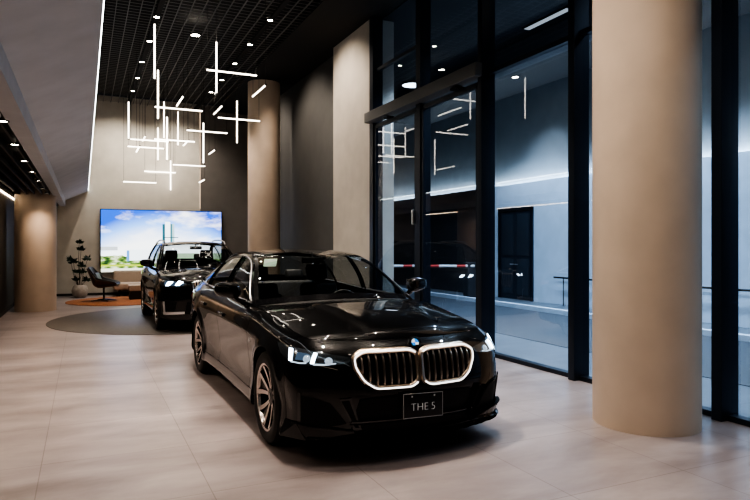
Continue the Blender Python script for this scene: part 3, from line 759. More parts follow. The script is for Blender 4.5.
# floor: large honed stone tiles with grout lines and cloudy veins
def floor_mat(name,c0,c1,rough):
    m=mat(name,c0,rough,spec=.5); n,l,b=nodes(m)
    tc=n.new('ShaderNodeTexCoord')
    mp=n.new('ShaderNodeMapping'); mp.inputs['Scale'].default_value=(.55,1.5,1); mp.inputs['Rotation'].default_value=(0,0,.25)
    nz=n.new('ShaderNodeTexNoise'); nz.inputs['Scale'].default_value=1.3; nz.inputs['Detail'].default_value=7; nz.inputs['Roughness'].default_value=.62; nz.inputs['Distortion'].default_value=.35
    r=n.new('ShaderNodeValToRGB'); e=r.color_ramp.elements; e[0].position=.32;e[1].position=.68; e[0].color=(*c0,1); e[1].color=(*c1,1)
    mp2=n.new('ShaderNodeMapping'); mp2.inputs['Location'].default_value=(.27,-2.95+1.0,0)
    br=n.new('ShaderNodeTexBrick'); br.offset=0; br.inputs['Scale'].default_value=1; br.inputs['Mortar Size'].default_value=.004; br.inputs['Mortar Smooth'].default_value=.3
    br.inputs['Brick Width'].default_value=1.0; br.inputs['Row Height'].default_value=1.0
    br.inputs['Color1'].default_value=(1,1,1,1); br.inputs['Color2'].default_value=(.90,.90,.90,1); br.inputs['Mortar'].default_value=(.62,.60,.58,1)
    mx=n.new('ShaderNodeMix'); mx.data_type='RGBA'; mx.blend_type='MULTIPLY'; mx.inputs[0].default_value=1
    l.new(tc.outputs['Object'],mp.inputs[0]); l.new(mp.outputs[0],nz.inputs['Vector']); l.new(nz.outputs['Fac'],r.inputs[0])
    l.new(tc.outputs['Object'],mp2.inputs[0]); l.new(mp2.outputs[0],br.inputs['Vector'])
    l.new(r.outputs['Color'],mx.inputs[6]); l.new(br.outputs['Color'],mx.inputs[7]); l.new(mx.outputs[2],b.inputs['Base Color'])
    rr=n.new('ShaderNodeMapRange'); rr.inputs['To Min'].default_value=rough-.02; rr.inputs['To Max'].default_value=rough+.04
    l.new(nz.outputs['Fac'],rr.inputs['Value']); l.new(rr.outputs[0],b.inputs['Roughness'])
    return m
fl=MB(); fl.box(-1.75,GX,-5,BY+.2,-.2,0); struct(fl.build('floor',floor_mat('stone_tiles',(.205,.172,.168),(.385,.340,.336),.29),None,0))
st=floor_mat('street_paving',(.11,.13,.155),(.17,.20,.235),.35)
fo=MB(); fo.box(GX,14,-5,26,-.2,-.004); struct(fo.build('floor_outside',st,None,0))
rd=MB(); rd.box(6.6,9.6,-5,26,-.004,.002); struct(rd.build('floor_road',add_noise(mat('asphalt',(.055,.065,.08),.55),30,.25),None,0))
# walls
w=MB(); w.box(-1.8,-1.62,-5,BY+.2,0,3.0); struct(w.build('wall_left',M['wall_dark'],None,0))
w=MB(); w.box(-1.8,3.49,BY,BY+.2,0,H+.2); struct(w.build('wall_back',M['wall_beige'],None,0))
w=MB(); w.box(3.49,5.6,BY+.02,BY+.2,0,H+.2); struct(w.build('wall_back_dark',M['wall_brown'],None,0))
w=MB(); w.box(5.30,5.6,13.05,BY+.02,0,H+.2); struct(w.build('wall_right',M['wall_grey'],None,0))
w=MB(); w.box(5.10,5.6,11.02,13.05,0,H); struct(w.build('wall_right_pilaster',M['pilaster'],None,0))
w=MB(); w.box(-1.8,14,-5.2,-5,0,H+.2); struct(w.build('wall_front',M['wall_grey'],None,0))
w=MB(); w.box(3.478,3.492,BY-.012,BY,2.75,H); struct(w.build('trim_light',emis('warm_line',(1,.72,.5),.8),None,0))
for nm,(x0,x1,y0,y1) in {'baseboard_back':(-1.62,5.3,BY-.015,BY),'baseboard_left':(-1.62,-1.605,-5,BY)}.items():
    w=MB(); w.box(x0,x1,y0,y1,0,.07); struct(w.build(nm,M['wall_dark'],None,0))
# high ceiling: black void with an open metal grid
w=MB(); w.box(-1.8,5.6,-5,BY+.2,H+.30,H+.45); struct(w.build('ceiling',M['ceil'],None,0))
w=MB(); w.box(3.95,5.3,-5,BY,H,H+.06); struct(w.build('ceiling_soffit',M['ceil'],None,0))
w=MB()
x=.12
while x<3.95: w.box(x-.006,x+.006,-5,BY,H,H+.03); x+=.215
y=-4.9
while y<BY: w.box(.0,3.95,y-.007,y+.007,H+.012,H+.018); y+=.16
struct(w.build('ceiling_grid',M['slat'],None,0))
w=MB()
for x in (1.29,3.34): w.box(x-.05,x+.05,-5,BY,H-.03,H+.07)
struct(w.build('ceiling_track',M['ceil'],None,0))
# sloped bulkhead and low slatted ceiling on the left
w=MB()
prof=[(-.50,2.72),(-.50,2.90),(.12,3.20),(.12,3.235),(.06,3.26),(-.66,2.98),(-.66,2.72)]
n_=len(prof)
w.add([(x,-5,z) for x,z in prof]+[(x,BY,z) for x,z in prof],[(i,(i+1)%n_,n_+(i+1)%n_,n_+i) for i in range(n_)]+[tuple(range(n_))[::-1],tuple(range(n_,2*n_))])
struct(w.build('ceiling_bulkhead',M['white_plaster'],None,0))
w=MB(); w.box(.108,.130,-5,BY-.01,3.236,3.258); struct(w.build('trim_cove_light',emis('cove_led',(.93,1,.97),5),None,0))
w=MB(); w.box(-1.62,-.62,-5,BY,2.86,2.96); struct(w.build('ceiling_low',M['ceil'],None,0))
w=MB(); x=-1.5
while x<-.66: w.box(x-.012,x+.012,-5,BY,2.72,2.80); x+=.155
struct(w.build('ceiling_low_slats',mat('low_slat',(.03,.028,.027),.5),None,0))
w=MB(); w.box(-1.615,-1.585,-5,BY,2.70,2.72); struct(w.build('trim_wall_light',emis('wall_led',(1,.80,.58),6),None,0))

# columns
def column(x,y,top,label):
    c=MB(); c.lathe([(.44,0.0),(.44,top)],72); o=c.build('round_column',M['column']); o.location=(x,y,0)
    tag(o,label,'column',None)
column(4.455,3.90,H,'thick round beige column in the right foreground beside the glass wall')
column(4.50,16.75,H,'tall round beige column standing behind the front sedan before the grey wall')
column(-1.03,16.7,2.87,'short round beige column at far left under the low black ceiling')

# ------------------------------------------------------------------ glass facade: bays between posts
ys=[-3.55,-1.75,.06,1.86,3.66,5.46,7.27]
nwin=0
def bay(y0,y1,z0,z1,name,post=True,transoms=()):
    r=struct(empty(name,(GX,(y0+y1)/2,0)))
    cy=(y0+y1)/2
    g=MB(); g.add([(0,y0-cy,z0),(0,y1-cy,z0),(0,y1-cy,z1),(0,y0-cy,z1)],[(0,1,2,3)]); g.build('pane',M['glass'],r,0)
    f=MB(); 
    if z0<.2: f.box(-.05,.05,y0-cy,y1-cy,0,.05)
    for z in transoms: f.box(-.035,.035,y0-cy,y1-cy,z-.03,z+.03)
    if len(f.v): f.build('window_frame',M['frame'],r,0)
    if post:
        p=MB(); p.box(-.13,.10,y1-cy-.05,y1-cy+.05,0,H,0,.006); p.build('mullion',M['frame'],r)
    return r
for i in range(len(ys)-1):
    bay(ys[i],ys[i+1],.05,H,'window_%d'%(i+1),True,(3.98,))
bay(7.27,9.08,4.10,H,'window_7',False); bay(9.08,10.95,4.10,H,'window_8',False,(4.95,))
# posts over / beside the door
d=struct(empty('door_1',(GX,9.1,0)))
p=MB(); p.box(-.11,.10,10.87-9.1,11.03-9.1,0,H); p.box(-.10,.10,-.075,.075,0,H); p.build('door_post',M['frame'],d,0)
p=MB(); p.box(-.24,-.02,7.22-9.1,11.0-9.1,3.92,4.11,0,.01); p.build('operator_cover',M['header'],d)
p=MB(); p.box(-.20,-.06,.95,1.15,3.87,3.90,0,.008); p.box(-.20,-.06,-1.35,-1.15,3.87,3.90,0,.008); p.build('motion_sensor',M['matte'],d)
def leaf(y0,y1,x):
    lf=empty('door_leaf',(x,0,0),d)
    f=MB(); f.box(-.025,.025,y0,y0+.07,.02,3.88); f.box(-.025,.025,y1-.07,y1,.02,3.88); f.box(-.025,.025,y0,y1,.02,.12); f.box(-.025,.025,y0,y1,3.80,3.88); f.build('leaf_frame',M['frame'],lf,0)
    g=MB(); g.add([(0,y0+.07,.12),(0,y1-.07,.12),(0,y1-.07,3.8),(0,y0+.07,3.8)],[(0,1,2,3)]); g.build('pane',M['glass'],lf,0)
    return lf
leaf(7.36-9.1,9.02-9.1,-.06); l2=leaf(9.18-9.1,10.86-9.1,-.06)
h=MB(); h.box(-.07,-.03,.14,.18,1.9,2.15,0,.01); h.build('door_lock',M['silver'],l2)
# ------------------------------------------------------------------ outside
WX=11.2
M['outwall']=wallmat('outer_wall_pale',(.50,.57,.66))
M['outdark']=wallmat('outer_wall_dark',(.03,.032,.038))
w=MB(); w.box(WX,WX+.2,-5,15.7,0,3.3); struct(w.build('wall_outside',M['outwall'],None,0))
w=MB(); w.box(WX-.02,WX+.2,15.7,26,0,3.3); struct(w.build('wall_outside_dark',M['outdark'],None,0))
w=MB(); w.box(WX+.35,WX+.5,-5,26,3.0,H+.1); struct(w.build('wall_outside_upper',wallmat('outer_wall_upper',(.24,.27,.30)),None,0))
w=MB(); w.box(WX+.21,WX+.34,-5,26,3.16,3.19); struct(w.build('trim_outside_light',emis('outer_cove',(.80,.92,1),34),None,0))
w=MB(); w.box(5.6,WX+.5,25.8,26,0,H+.1); struct(w.build('wall_outside_end',M['outdark'],None,0))
w=MB(); w.box(GX+.15,WX+.5,-5,26,H,H+.15); struct(w.build('ceiling_outside',mat('soffit_navy',(.012,.016,.024),.6),None,0))
w=MB(); w.box(8.6,8.9,-5,26,H-.5,H); struct(w.build('ceiling_outside_beam',mat('soffit_beam',(.05,.06,.08),.5),None,0))
w=MB(); w.box(9.6,9.75,-5,26,-.002,.10); struct(w.build('trim_kerb',M['outwall'],None,0))
dd=struct(empty('door_2',(WX,14.32,0))); dd.scale=(1,1.07,1)
f=MB(); f.box(-.06,.02,-.72,-.64,0,2.62); f.box(-.06,.02,.64,.72,0,2.62); f.box(-.06,.02,-.72,.72,2.54,2.62); f.build('door_frame',M['frame'],dd,0)
for s in (-1,1):
    lf=MB(); lf.box(-.035,.01,min(0,s*.64)+.004,max(0,s*.64)-.004,.01,2.54,0,.004); o=lf.build('door_leaf',mat('door_navy',(.018,.024,.034),.4),dd)
    q=MB(); y0,y1=(-.55,-.09) if s<0 else (.09,.55)
    for z0,z1 in ((.15,1.15),(1.25,2.42)): q.box(-.045,-.03,y0,y1,z0,z1,0,.006)
    q.build('door_panel',mat('door_inset',(.03,.038,.05),.35),o)
    k=MB(); k.tube([(-.04,s*.05,1.0),(-.08,s*.05,1.0),(-.08,s*.16,1.0)],.010,8); k.build('door_handle',M['silver'],o)
bar=thing('barrier_arm','red and white striped barrier arm on a post seen through the glass doors','barrier',(10.05,14.95,0))
b=MB(); b.box(-.14,.14,-.14,.14,0,1.05,0,.02); b.build('barrier_post',M['outdark'],bar)
MR=mat('barrier_red',(.6,.05,.04),.4); MW=mat('barrier_white',(.75,.75,.75),.4)
b=MB(); a=np.array((.05,-.16,.95)); e=np.array((-2.25,.92,.95)); N=10
for k in range(N):
    p0=a+(e-a)*k/N; p1=a+(e-a)*(k+1)/N; b.tube([p0,p1],.036,8,0 if k%3==1 else 1)
b.build('barrier_boom',[MR,MW],bar)
hr=thing('handrail','thin dark metal handrail along the pale outside wall','handrail',(WX-.12,8.0,0))
b=MB(); b.tube([(0,-9,.71),(0,4.6,.71)],.022,8); b.build('rail_bar',M['matte'],hr)
for k in range(10):
    b=MB(); b.tube([(0,-8.8+k*1.45,-.0),(0,-8.8+k*1.45,.71)],.012,6); b.build('rail_post',M['matte'],hr)

# ------------------------------------------------------------------ floor disc and rug
def disc(name,x,y,r,z0,z1,m):
    b=MB(); b.lathe([(0,z1),(r-.008,z1),(r,z1-.004),(r,z0)],128); o=b.build(name,m,None,30); o.location=(x,y,0); return o
o=disc('floor_disc',1.95,13.75,2.62,0,.010,add_noise(mat('disc_grey',(.078,.070,.064),.42),12,.15)); tag(o,'large round grey turntable disc on the floor under the crossover car','turntable')
o=disc('round_rug',1.05,18.5,1.5,0,.016,add_noise(mat('rug_rust',(.30,.12,.05),.95),40,.25,.4)); tag(o,'round rust orange rug in the lounge corner under the swivel chair','rug')
# ------------------------------------------------------------------ video wall with a landscape picture
sc=thing('video_wall','large bright video wall on the back wall showing blue sky and towers','screen',(2.32,BY,1.68))
SW,SH=3.68,1.94
def screen_mat():
    m=bpy.data.materials.new('screen_picture'); m.use_nodes=True; n=m.node_tree.nodes; l=m.node_tree.links; n.clear()
    out=n.new('ShaderNodeOutputMaterial'); em=n.new('ShaderNodeEmission'); em.inputs['Strength'].default_value=1.25; l.new(em.outputs[0],out.inputs[0])
    tc=n.new('ShaderNodeTexCoord'); sep=n.new('ShaderNodeSeparateXYZ'); l.new(tc.outputs['Generated'],sep.inputs[0])
    mp=n.new('ShaderNodeMapping'); mp.inputs['Scale'].default_value=(2.6,1,3.6); mp.inputs['Rotation'].default_value=(0,.35,0); l.new(tc.outputs['Generated'],mp.inputs[0])
    nz=n.new('ShaderNodeTexNoise'); nz.inputs['Scale'].default_value=1.3; nz.inputs['Detail'].default_value=6; nz.inputs['Roughness'].default_value=.55; l.new(mp.outputs[0],nz.inputs['Vector'])
    sky=n.new('ShaderNodeValToRGB'); e=sky.color_ramp.elements; e[0].position=.50; e[0].color=(.95,.98,1,1); e[1].position=1.0; e[1].color=(.02,.11,.62,1)
    x=e.new(.80); x.color=(.22,.45,.95,1)
    xa=n.new('ShaderNodeMath'); xa.operation='SUBTRACT'; xa.inputs[1].default_value=.48; l.new(sep.outputs['X'],xa.inputs[0])
    xb=n.new('ShaderNodeMath'); xb.operation='MULTIPLY'; l.new(xa.outputs[0],xb.inputs[0]); l.new(xa.outputs[0],xb.inputs[1])
    xc_=n.new('ShaderNodeMath'); xc_.operation='MULTIPLY_ADD'; xc_.inputs[1].default_value=1.1; l.new(xb.outputs[0],xc_.inputs[0]); l.new(sep.outputs['Z'],xc_.inputs[2])
    l.new(xc_.outputs[0],sky.inputs[0])
    cl=n.new('ShaderNodeValToRGB'); c=cl.color_ramp.elements; c[0].position=.52; c[0].color=(0,0,0,1); c[1].position=.75; c[1].color=(1,1,1,1); l.new(nz.outputs['Fac'],cl.inputs[0])
    mx=n.new('ShaderNodeMix'); mx.data_type='RGBA'; l.new(cl.outputs[0],mx.inputs[0]); l.new(sky.outputs[0],mx.inputs[6]); mx.inputs[7].default_value=(1,1,1,1)
    # grassy foreground with trees
    nz2=n.new('ShaderNodeTexNoise'); nz2.inputs['Scale'].default_value=14; nz2.inputs['Detail'].default_value=3; l.new(tc.outputs['Generated'],nz2.inputs['Vector'])
    gr=n.new('ShaderNodeValToRGB'); g=gr.color_ramp.elements; g[0].position=.38; g[0].color=(.02,.06,.02,1); g[1].position=.62; g[1].color=(.55,.60,.42,1); y_=g.new(.5); y_.color=(.16,.26,.06,1)
    l.new(nz2.outputs['Fac'],gr.inputs[0])
    ad=n.new('ShaderNodeMath'); ad.operation='MULTIPLY_ADD'; ad.inputs[1].default_value=-.12; l.new(nz2.outputs['Fac'],ad.inputs[0]); l.new(sep.outputs['Z'],ad.inputs[2])
    lt=n.new('ShaderNodeMath'); lt.operation='LESS_THAN'; lt.inputs[1].default_value=.20; l.new(ad.outputs[0],lt.inputs[0])
    m2=n.new('ShaderNodeMix'); m2.data_type='RGBA'; l.new(lt.outputs[0],m2.inputs[0]); l.new(mx.outputs[2],m2.inputs[6]); l.new(gr.outputs[0],m2.inputs[7])
    l.new(m2.outputs[2],em.inputs['Color']); return m
b=MB(); b.box(-SW/2-.02,SW/2+.02,-.085,0,-SH/2-.02,SH/2+.02,0,.005); b.build('screen_case',M['matte'],sc)
b=MB(); b.add([(-SW/2,-.088,-SH/2),(SW/2,-.088,-SH/2),(SW/2,-.088,SH/2),(-SW/2,-.088,SH/2)],[(0,1,2,3)]); b.build('screen_picture',screen_mat(),sc,0)
# flat picture content: far towers, hall, hedge
def flat(poly,c,s,dz): 
    return MB().add([(x,-.0885-dz,z) for x,z in poly],[tuple(range(len(poly)))]).build('screen_image_detail',emis('pix',c,s),sc,0)
def rect(x0,x1,z0,z1,c,s,dz=.001): return flat([(x0,z0),(x1,z0),(x1,z1),(x0,z1)],c,s,dz)
rect(-.03,.05,-.14,.54,(.05,.22,.30),.6); rect(.05,.21,-.14,.62,(.88,.94,.97),1.25); rect(.21,.30,-.14,.55,(.10,.30,.36),.7); rect(.27,.34,-.14,.56,(.45,.62,.66),1.0,.002)
rect(-.03,.46,.10,.125,(.06,.18,.22),.6,.003)
rect(-1.08,-.33,-.62,-.28,(.78,.86,.92),1.3); rect(-1.10,-1.02,-.64,-.30,(.12,.30,.62),1.1,.002); rect(-1.05,-.30,-.27,-.245,(.9,.95,1),1.3,.002)
rect(-1.84,-1.36,-.30,-.18,(.55,.60,.62),1); rect(-1.84,-.6,-.80,-.74,(.42,.52,.06),1.1); rect(-1.84,-.6,-.97,-.86,(.80,.80,.68),1.0)
rect(-.30,1.84,-.60,-.40,(.45,.58,.40),1); 
# ------------------------------------------------------------------ lounge
ch=thing('swivel_chair','black leather swivel lounge chair with brown shell on the orange rug','armchair',(.50,18.55,.016)); ch.rotation_euler=(0,0,math.radians(-14))
def shell(off,name,m):
    nu_,nv_=25,19; vs=[]
    for i in range(nu_):
        a=-1+2*i/(nu_-1)
        for j in range(nv_):
            t=j/(nv_-1)
            # profile faces +x : seat front -> seat back -> backrest top
            px=np.interp(t,[0,.1,.45,.6,.8,1],[.36,.33,-.12,-.24,-.32,-.42]); pz=np.interp(t,[0,.1,.45,.6,.8,1],[.41,.425,.36,.43,.66,.90])
            wd=np.interp(t,[0,.4,.6,.8,1],[.32,.38,.40,.34,.25])
            lift=np.interp(t,[0,.15,.45,.6,.8,1],[.02,.10,.25,.18,.05,.0]); fw=np.interp(t,[0,.45,.6,.8,1],[0,.02,.12,.11,.05])
            vs.append((px+fw*abs(a)**2.5+off*(.5 if t<.5 else 1), a*wd*(1-.12*abs(a)**6), pz+lift*abs(a)**2.5+off))
    o=MB().add(vs,grid_faces(nu_,nv_)).build(name,m,ch,80)
    md=o.modifiers.new('s','SOLIDIFY'); md.thickness=.03; md.offset=0; md2=o.modifiers.new('b','SUBSURF'); md2.levels=1; md2.render_levels=1
    return o
shell(0,'chair_shell',add_noise(mat('shell_brown',(.075,.038,.025),.45),20,.2)); shell(.032,'chair_upholstery',M['leather'])
MB().box(-.16,.28,-.27,.27,.43,.50,0,.03).build('seat_cushion',M['leather'],ch)
T=Matrix.Translation((-.16,0,.62))@Matrix.Rotation(math.radians(-22),4,'Y')
MB().box(-.05,.05,-.22,.22,-.14,.16,0,.04,T).build('back_cushion',M['leather'],ch)
b=MB(); b.tube([(0,0,.05),(0,0,.38)],.025,12); b.lathe([(0,.06),(.05,.05),(.06,.02)],16); b.build('chair_stem',M['gloss'],ch)
for k in range(4):
    a=k*PI/2+.5; b=MB(); b.tube([(0,0,.045),(.18*math.cos(a),.18*math.sin(a),.03),(.33*math.cos(a),.33*math.sin(a),.012)],[.02,.016,.011],8); b.build('chair_foot',M['gloss'],ch)
so=thing('sofa','low beige upholstered sofa beneath the left end of the video wall','sofa',(1.97,20.46,0))
FAB=add_noise(mat('sofa_fabric',(.52,.42,.34),.9),50,.15,.2)
MB().box(-1.15,1.15,-.42,.38,.20,.40,0,.05).build('sofa_seat',FAB,so); MB().box(-1.15,1.15,.22,.42,.36,.78,0,.07,Matrix.Rotation(math.radians(-4),4,'X')).build('sofa_back',FAB,so)
for x in (-1.0,1.0):
    for y in (-.32,.30):
        b=MB(); b.tube([(x,y,0),(x*.97,y*.95,.21)],[.014,.020],8); b.build('sofa_leg',M['matte'],so)
ot=thing('pouf_table','small square pouf with pale top and dark base before the sofa','pouf',(1.42,18.9,.016))
MB().box(-.27,.27,-.27,.27,.24,.40,0,.02).build('pouf_top',FAB,ot); MB().box(-.25,.25,-.25,.25,0,.24,0,.01).build('pouf_base',mat('pouf_brown',(.03,.02,.016),.6),ot)
pl=thing('potted_plant','leafy green plant with tall stems in round stone pot beside the swivel chair','plant',(-.10,20.25,0))
b=MB(); b.lathe([(0,.0),(.14,0),(.20,.08),(.225,.20),(.19,.32),(.145,.375),(.13,.375),(.15,.33),(.17,.28),(0,.28)],36); b.build('plant_pot',add_noise(mat('pot_stone',(.38,.34,.30),.8),10,.2),pl)
MB().lathe([(0,.285),(.165,.285)],24).build('soil',M['rubber'],pl)
LEAF=add_noise(mat('leaf_green',(.018,.045,.02),.45),8,.4)
tips=[(-.02,0,1.62,.06),(.03,.03,1.40,.10),(.20,0,1.12,.12),(-.17,.04,1.02,.15),(.04,-.05,.92,.10),(-.25,0,1.10,.10),(.05,.02,.72,.12),(-.08,-.03,.74,.09),(.17,.02,.50,.09),(-.10,-.04,.52,.08)]
sb=MB()
for x,y,z,r in tips: sb.tube([(x*.15,y*.3,.28),(x*.6-.03,y,.28+(z-.28)*.55),(x,y,z)],[.010,.008,.005],6)
sb.build('plant_stem',mat('stem_brown',(.06,.045,.025),.7),pl)
for x,y,z,r in tips:
    lb=MB()
    for k in range(26):
        dirv=Vector(rng.normal(size=3)); dirv.z=abs(dirv.z)*.8+.1*dirv.z; dirv.normalize(); c=Vector((x,y,z))+dirv*r*(.2+.6*rng.random())
        t=dirv.cross(Vector(rng.normal(size=3))).normalized(); ln=.075+.04*rng.random(); u_=(dirv+t*.4).normalized(); s_=u_.cross(t).normalized()
        lb.add([c-u_*ln*.3,c+s_*ln*.38+u_*ln*.2,c+u_*ln*1.0,c-s_*ln*.38+u_*ln*.2],[(0,1,2,3)])
    lb.build('leaf_cluster',LEAF,pl,0)
# ------------------------------------------------------------------ pendant light tubes
ES=330; EO=300
F_=619.0; TH=math.radians(25.2); CS,SN=math.cos(TH),math.sin(TH)
def unproj(px,py,zc):
    xc=(px-375)/F_*zc; return (xc*CS+zc*SN, -xc*SN+zc*CS, 1.55-(py-245)/F_*zc)
def at_height(px,py,h): return unproj(px,py,(h-1.55)*F_/(245-py))
TUBE=emis('pendant_glow',(1,.91,.79),3.8); CAPM=mat('pendant_cap',(.03,.03,.03),.4,.5)
PEN='slim light tubes hung above the cars'
def tube_part(root,c,axis,Lg=1.0):
    d={'v':(0,0,1),'x':(1,0,0),'y':(0,1,0)}[axis]; d=np.array(d); c=np.array(c)
    MB().tube([c-d*(Lg/2-.02),c+d*(Lg/2-.02)],.0145,12).build('light_tube',TUBE,root)
    for s in (-1,1):
        b=MB(); b.tube([c+d*s*(Lg/2-.022),c+d*s*Lg/2],.017,12); b.build('tube_cap',CAPM,root)
def pendant(label,tubes):
    """tubes: (axis, position, length) in the room"""
    p0=tubes[0][1]; r=thing('pendant_light',label,'pendant lamp',(p0[0],p0[1],H),PEN)
    w=MB()
    for ax,p,Lg in tubes:
        c=(p[0]-p0[0],p[1]-p0[1],p[2]-H); tube_part(r,c,ax,Lg)
        if ax=='v': tops_=[(c[0],c[1],c[2]+Lg/2)]
        elif ax=='x': tops_=[(c[0]-Lg*.46,c[1],c[2]),(c[0]+Lg*.46,c[1],c[2])]
        else: tops_=[(c[0],c[1]-Lg*.46,c[2]),(c[0],c[1]+Lg*.46,c[2])]
        for q in tops_: w.tube([q,(q[0],q[1],.02)],.0035,4)
    w.build('suspension_cable',M['wire'],r,0)
def V_(x,y0,y1): return ('v',unproj(x,(y0+y1)/2,F_/(y1-y0)),1.0)
def X_(x0,y0,x1,y1):
    k=(x1-x0); mx=(x0+x1)/2; zc=min(19.0,F_*(CS-((mx-375)/F_)*SN)/k); return ('x',unproj(mx,(y0+y1)/2,zc),1.0)
def Y_(px,py,ln):
    rr=math.hypot(px-84,py-245); q=ln/rr; zc=min(18.3,CS/q*1.0); return ('y',unproj(px,py,zc),1.0)
def same(t,ref):     # hang a crossing tube just beside the other one
    return t
def cross(vx,vy0,vy1,hx0,hy0,hx1,hy1):
    v=V_(vx,vy0,vy1); zc=F_/(vy1-vy0)
    # horizontal tube in the plane just behind the upright one
    mx=(hx0+hx1)/2; h=('x',unproj(mx,(hy0+hy1)/2,zc*1.0+(mx-vx)/F_*zc*SN/CS*0+.05),1.0)
    h=('x',(h[1][0],v[1][1]+.045,h[1][2]),1.0)
    return [v,h]
PD=[('upright light tube nearest the camera, at the top left of the cluster',[V_(154.6,23,80)]),
 ('tall upright light tube just below the top left one, left of the beam crossing',[V_(158,69,120)]),
 ('largest cross of two light tubes at the upper right of the cluster',cross(216.4,41,94,205,67,262,75)),
 ('long level light tube in the upper middle, above the hanging cluster',[X_(154,107,204,111)]),
 ('upright light tube in the middle left, crossing the long upper level tube',[V_(164,101,139)]),
 ('corner of one upright and one level light tube at the far left of cluster',[V_(128.6,101,139.5),('x',(0,0,0),1.0)]),
 ('level light tube just below the far left corner pair',[X_(127,146,165,149)]),
 ('upright light tube low in the middle left of the cluster',[V_(158,127,161)]),
 ('upright light tube just right of the low middle one',[V_(167,116,161)]),
 ('level light tube in the middle of the cluster, under the crossing uprights',[X_(153.4,139,196,142)]),
 ('thin upright light tube alone in the middle behind the others',[V_(178,111,146)]),
 ('lowest cross of two light tubes, near the top of the video wall',cross(170.6,160,191,142,171.5,177,173.6)),
 ('lowest level light tube at the left, just above the video wall',[X_(123,181.6,156.7,183)]),
 ('level light tube low at the right of the cluster, right of the lowest cross',[X_(172.3,164.4,206,166.5)]),
 ('cross of two light tubes in the middle right, left of the column',cross(203.4,122,164,188,130,227,133)),
 ('cross of two light tubes overlapping the left edge of the column',cross(237,100,144,215.6,117,263,121.5)),
 ('slanting looking light tube in front of the column top',[Y_(259,91,18)]),
 ('slanting looking light tube left of the column, above the column cross',[Y_(218,110,12.7)]),
 ('slanting looking light tube in the upper middle above the long level tube',[Y_(180,101,12.4)]),
 ('small distant slanting light tube right of the middle right cross',[Y_(212,152,7.9)]),
 ('small distant slanting light tube lowest at the right, near wall seam',[Y_(202,181,6)]),
 ('short slanting light tube at the far left under the level tubes',[Y_(138,149,7.2)]),
 ('small slanting light tube in the left behind the corner pair',[Y_(144,138.5,5)]),
 ('small slanting light tube in the centre above the middle level tube',[Y_(186,143,8)])]
v=PD[5][1][0][1]; PD[5][1][1]=('x',(v[0]+.52,v[1]+.045,v[2]-.48),1.0)
for lb,t in PD: pendant(lb,t)

# ------------------------------------------------------------------ downlights, their lamps and added fill spots
LAMP=emis('downlight_glow',(1,.88,.72),30)
def downlight(p,label,group,r=.055,spot=None):
    o=thing('downlight',label,'downlight',p,group)
    MB().lathe([(r*1.25,-.012),(r*1.25,0.0),(r*.9,.02),(r,-.012)],24).build('trim_ring',M['matte'],o)
    MB().lathe([(0,-.004),(r*.95,-.004)],20).build('light_disc',LAMP,o,0)
def spot(p,energy,angle=110,col=(1,.84,.68),blend=.6,size=.05,rot=(0,0,0)):
    l=bpy.data.lights.new('spot','SPOT'); l.energy=energy; l.spot_size=math.radians(angle); l.spot_blend=blend; l.color=col; l.shadow_soft_size=size
    o=bpy.data.objects.new('ceiling_or_fill_spot',l); o.location=p; o.rotation_euler=rot; COL.objects.link(o)
def area(p,sx,sy,energy,col,rot=(0,0,0)):
    l=bpy.data.lights.new('area','AREA'); l.shape='RECTANGLE'; l.size=sx; l.size_y=sy; l.energy=energy; l.color=col
    o=bpy.data.objects.new('area_light',l); o.location=p; o.rotation_euler=rot; COL.objects.link(o)
order=['nearest','second nearest','third nearest','fourth nearest','fifth nearest','sixth nearest','farthest']
def row(name,pts,z,where,r=.055):
    for k,p in enumerate(pts):
        o=order[k] if k<len(pts)-1 else 'farthest'
        downlight((p[0],p[1],z),'round ceiling downlight, %s of the %s'%(o,where),name,r)
R1=[at_height(x,y,H-.03) for x,y in ((156.7,16.8),(149.6,41),(142,61.8),(137.8,77.8),(132.8,91))]
row('downlights on the left ceiling track',R1,H-.03,'row along the left ceiling track')
R2=[at_height(x,y,H-.03) for x,y in ((270,20),(250,44.5),(235,63.5),(222,80),(211,92))]
row('downlights on the right ceiling track',R2,H-.03,'row along the right ceiling track')
R3=[at_height(x,y,H) for x,y in ((195.4,35),)]
row('downlights in the middle grid',R3,H,'middle of the ceiling grid',.09)
R4=[at_height(x,y,2.72) for x,y in ((2,120.5),(14.7,144),(24.4,160.4),(32.3,171.4),(38.6,180.6),(42.8,188),(47,193))]
row('downlights in the low ceiling',[(p[0],p[1]) for p in R4],2.72,'row in the low black ceiling at left',.05)
R5=[(6.4,5.2),(6.4,8.6),(10.3,6.6),(10.3,9.9),(10.3,13.2)]
row('downlights outside',R5,H-.02,'row under the dark ceiling outside the glass',.08)

q=at_height(547,19,H-.02); o=thing('linear_ceiling_lamp','long grey linear diffuser in the dark ceiling outside the glass wall','ceiling lamp',(q[0],q[1],H))
MB().box(-.09,.09,-.65,.65,-.03,.012,0,.005).build('lamp_housing',CAPM,o); MB().box(-.07,.07,-.62,.62,-.034,-.028).build('diffuser',emis('diffuser_glow',(.75,.82,.9),.35),o)
q=at_height(412,84,H-.02); o=thing('round_ceiling_lamp','round white ceiling lamp outside, seen above the entrance door','ceiling lamp',(q[0],q[1],H))
MB().lathe([(.30,.012),(.30,-.05),(.27,-.06)],32).build('lamp_housing',CAPM,o); MB().lathe([(0,-.058),(.265,-.058)],32).build('diffuser',emis('round_glow',(.85,.92,1),3),o)
W=(1,.855,.72)
for y,q,sz in ((1.2,.45,.10),(4.8,1.25,.02),(6.6,1.15,.02),(8.6,1,.03),(11.0,1,.03),(13.5,1,.03)): spot((1.29,y,H-.06),ES*q,62,W,.9,sz)
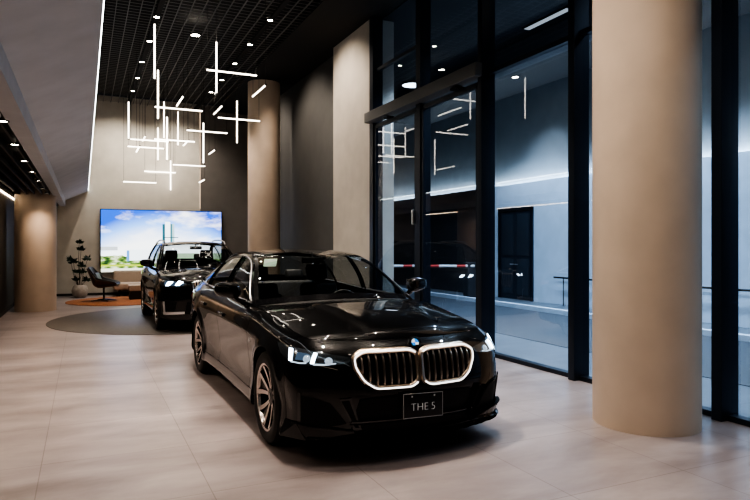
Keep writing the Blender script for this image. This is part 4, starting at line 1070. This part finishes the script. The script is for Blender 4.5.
for y,q in ((1.4,.28),(4.8,1.05),(6.9,1),(9.3,1),(11.7,1),(14.1,1),(16.5,1)): spot((3.34,y,H-.06),ES*q,62,W,.9,.03)
for y in (2.5,7.0,11.5): spot((2.2,y,H-.06),ES*.40,120,W,.8,.03)  # added ambient fill, wide cones without fittings
for y in (3.4,6.2): spot((.35,y,H-.06),ES*.22,60,W,.9,.03)
for p in R4[::2]: spot((p[0],p[1],2.70),ES*.13,125,(1,.78,.60))
for y,q in ((1.0,.12),(3.2,.07),(5.5,.07),(8.0,.12),(10.5,.15)): spot((-1.0,y,2.70),ES*q,125,(1,.80,.64))
for y in (12.3,15.0,18.0): spot((3.34,y,H-.08),ES*.55,100,W,.8,.05,(0,math.radians(-42),0))  # added wash, tilted to brighten the pilaster and grey right wall
for y in (2.2,4.6): spot((1.29,y,H-.08),ES*.5,70,W,.9,.05,(0,math.radians(-38),0))  # added spots aimed at the left face of the near column
spot((1.0,17.9,H-.06),ES*.8,62,W)
for x in (1.0,2.6): spot((x,19.3,H-.06),ES*.45,110,(1,.90,.78),.8,.05,(math.radians(25),0,0))  # added wall wash that brightens the back wall, no fittings
for (x,y) in R5: spot((x,y,H-.08),ES*.5,100,(.80,.90,1))
for y in (1.5,4.5,7.5,10.5,13.5):  # added cool fill for the outside, hung below the ceiling without fittings
    for x in (6.6,9.7): spot((x,y,H-.6),EO*(.35 if y<5 and x<7 else 1.05),118,(.60,.79,1),.5,.12)
for y in (18,22): spot((8.0,y,H-.6),EO*.5,110,(.60,.79,1),.5,.12)  # more of the added outside fill, at the far end
# ------------------------------------------------------------------ world, camera
wd=bpy.data.worlds.new('World'); scene.world=wd; wd.use_nodes=True
wd.node_tree.nodes['Background'].inputs[0].default_value=(.5,.6,.8,1); wd.node_tree.nodes['Background'].inputs[1].default_value=.01
cam=bpy.data.cameras.new('Camera'); co=bpy.data.objects.new('Camera',cam); COL.objects.link(co)
co.location=(0,0,1.55); co.rotation_euler=(PI/2,0,-TH); cam.sensor_width=36; cam.lens=F_/750*36; cam.shift_y=-5/750; cam.clip_start=.05
scene.camera=co
scene.cycles.use_denoising=True; scene.cycles.max_bounces=8; scene.cycles.transparent_max_bounces=16; scene.cycles.sample_clamp_indirect=6
scene.view_settings.view_transform='AgX'; scene.view_settings.look='AgX - High Contrast'; scene.view_settings.exposure=.75
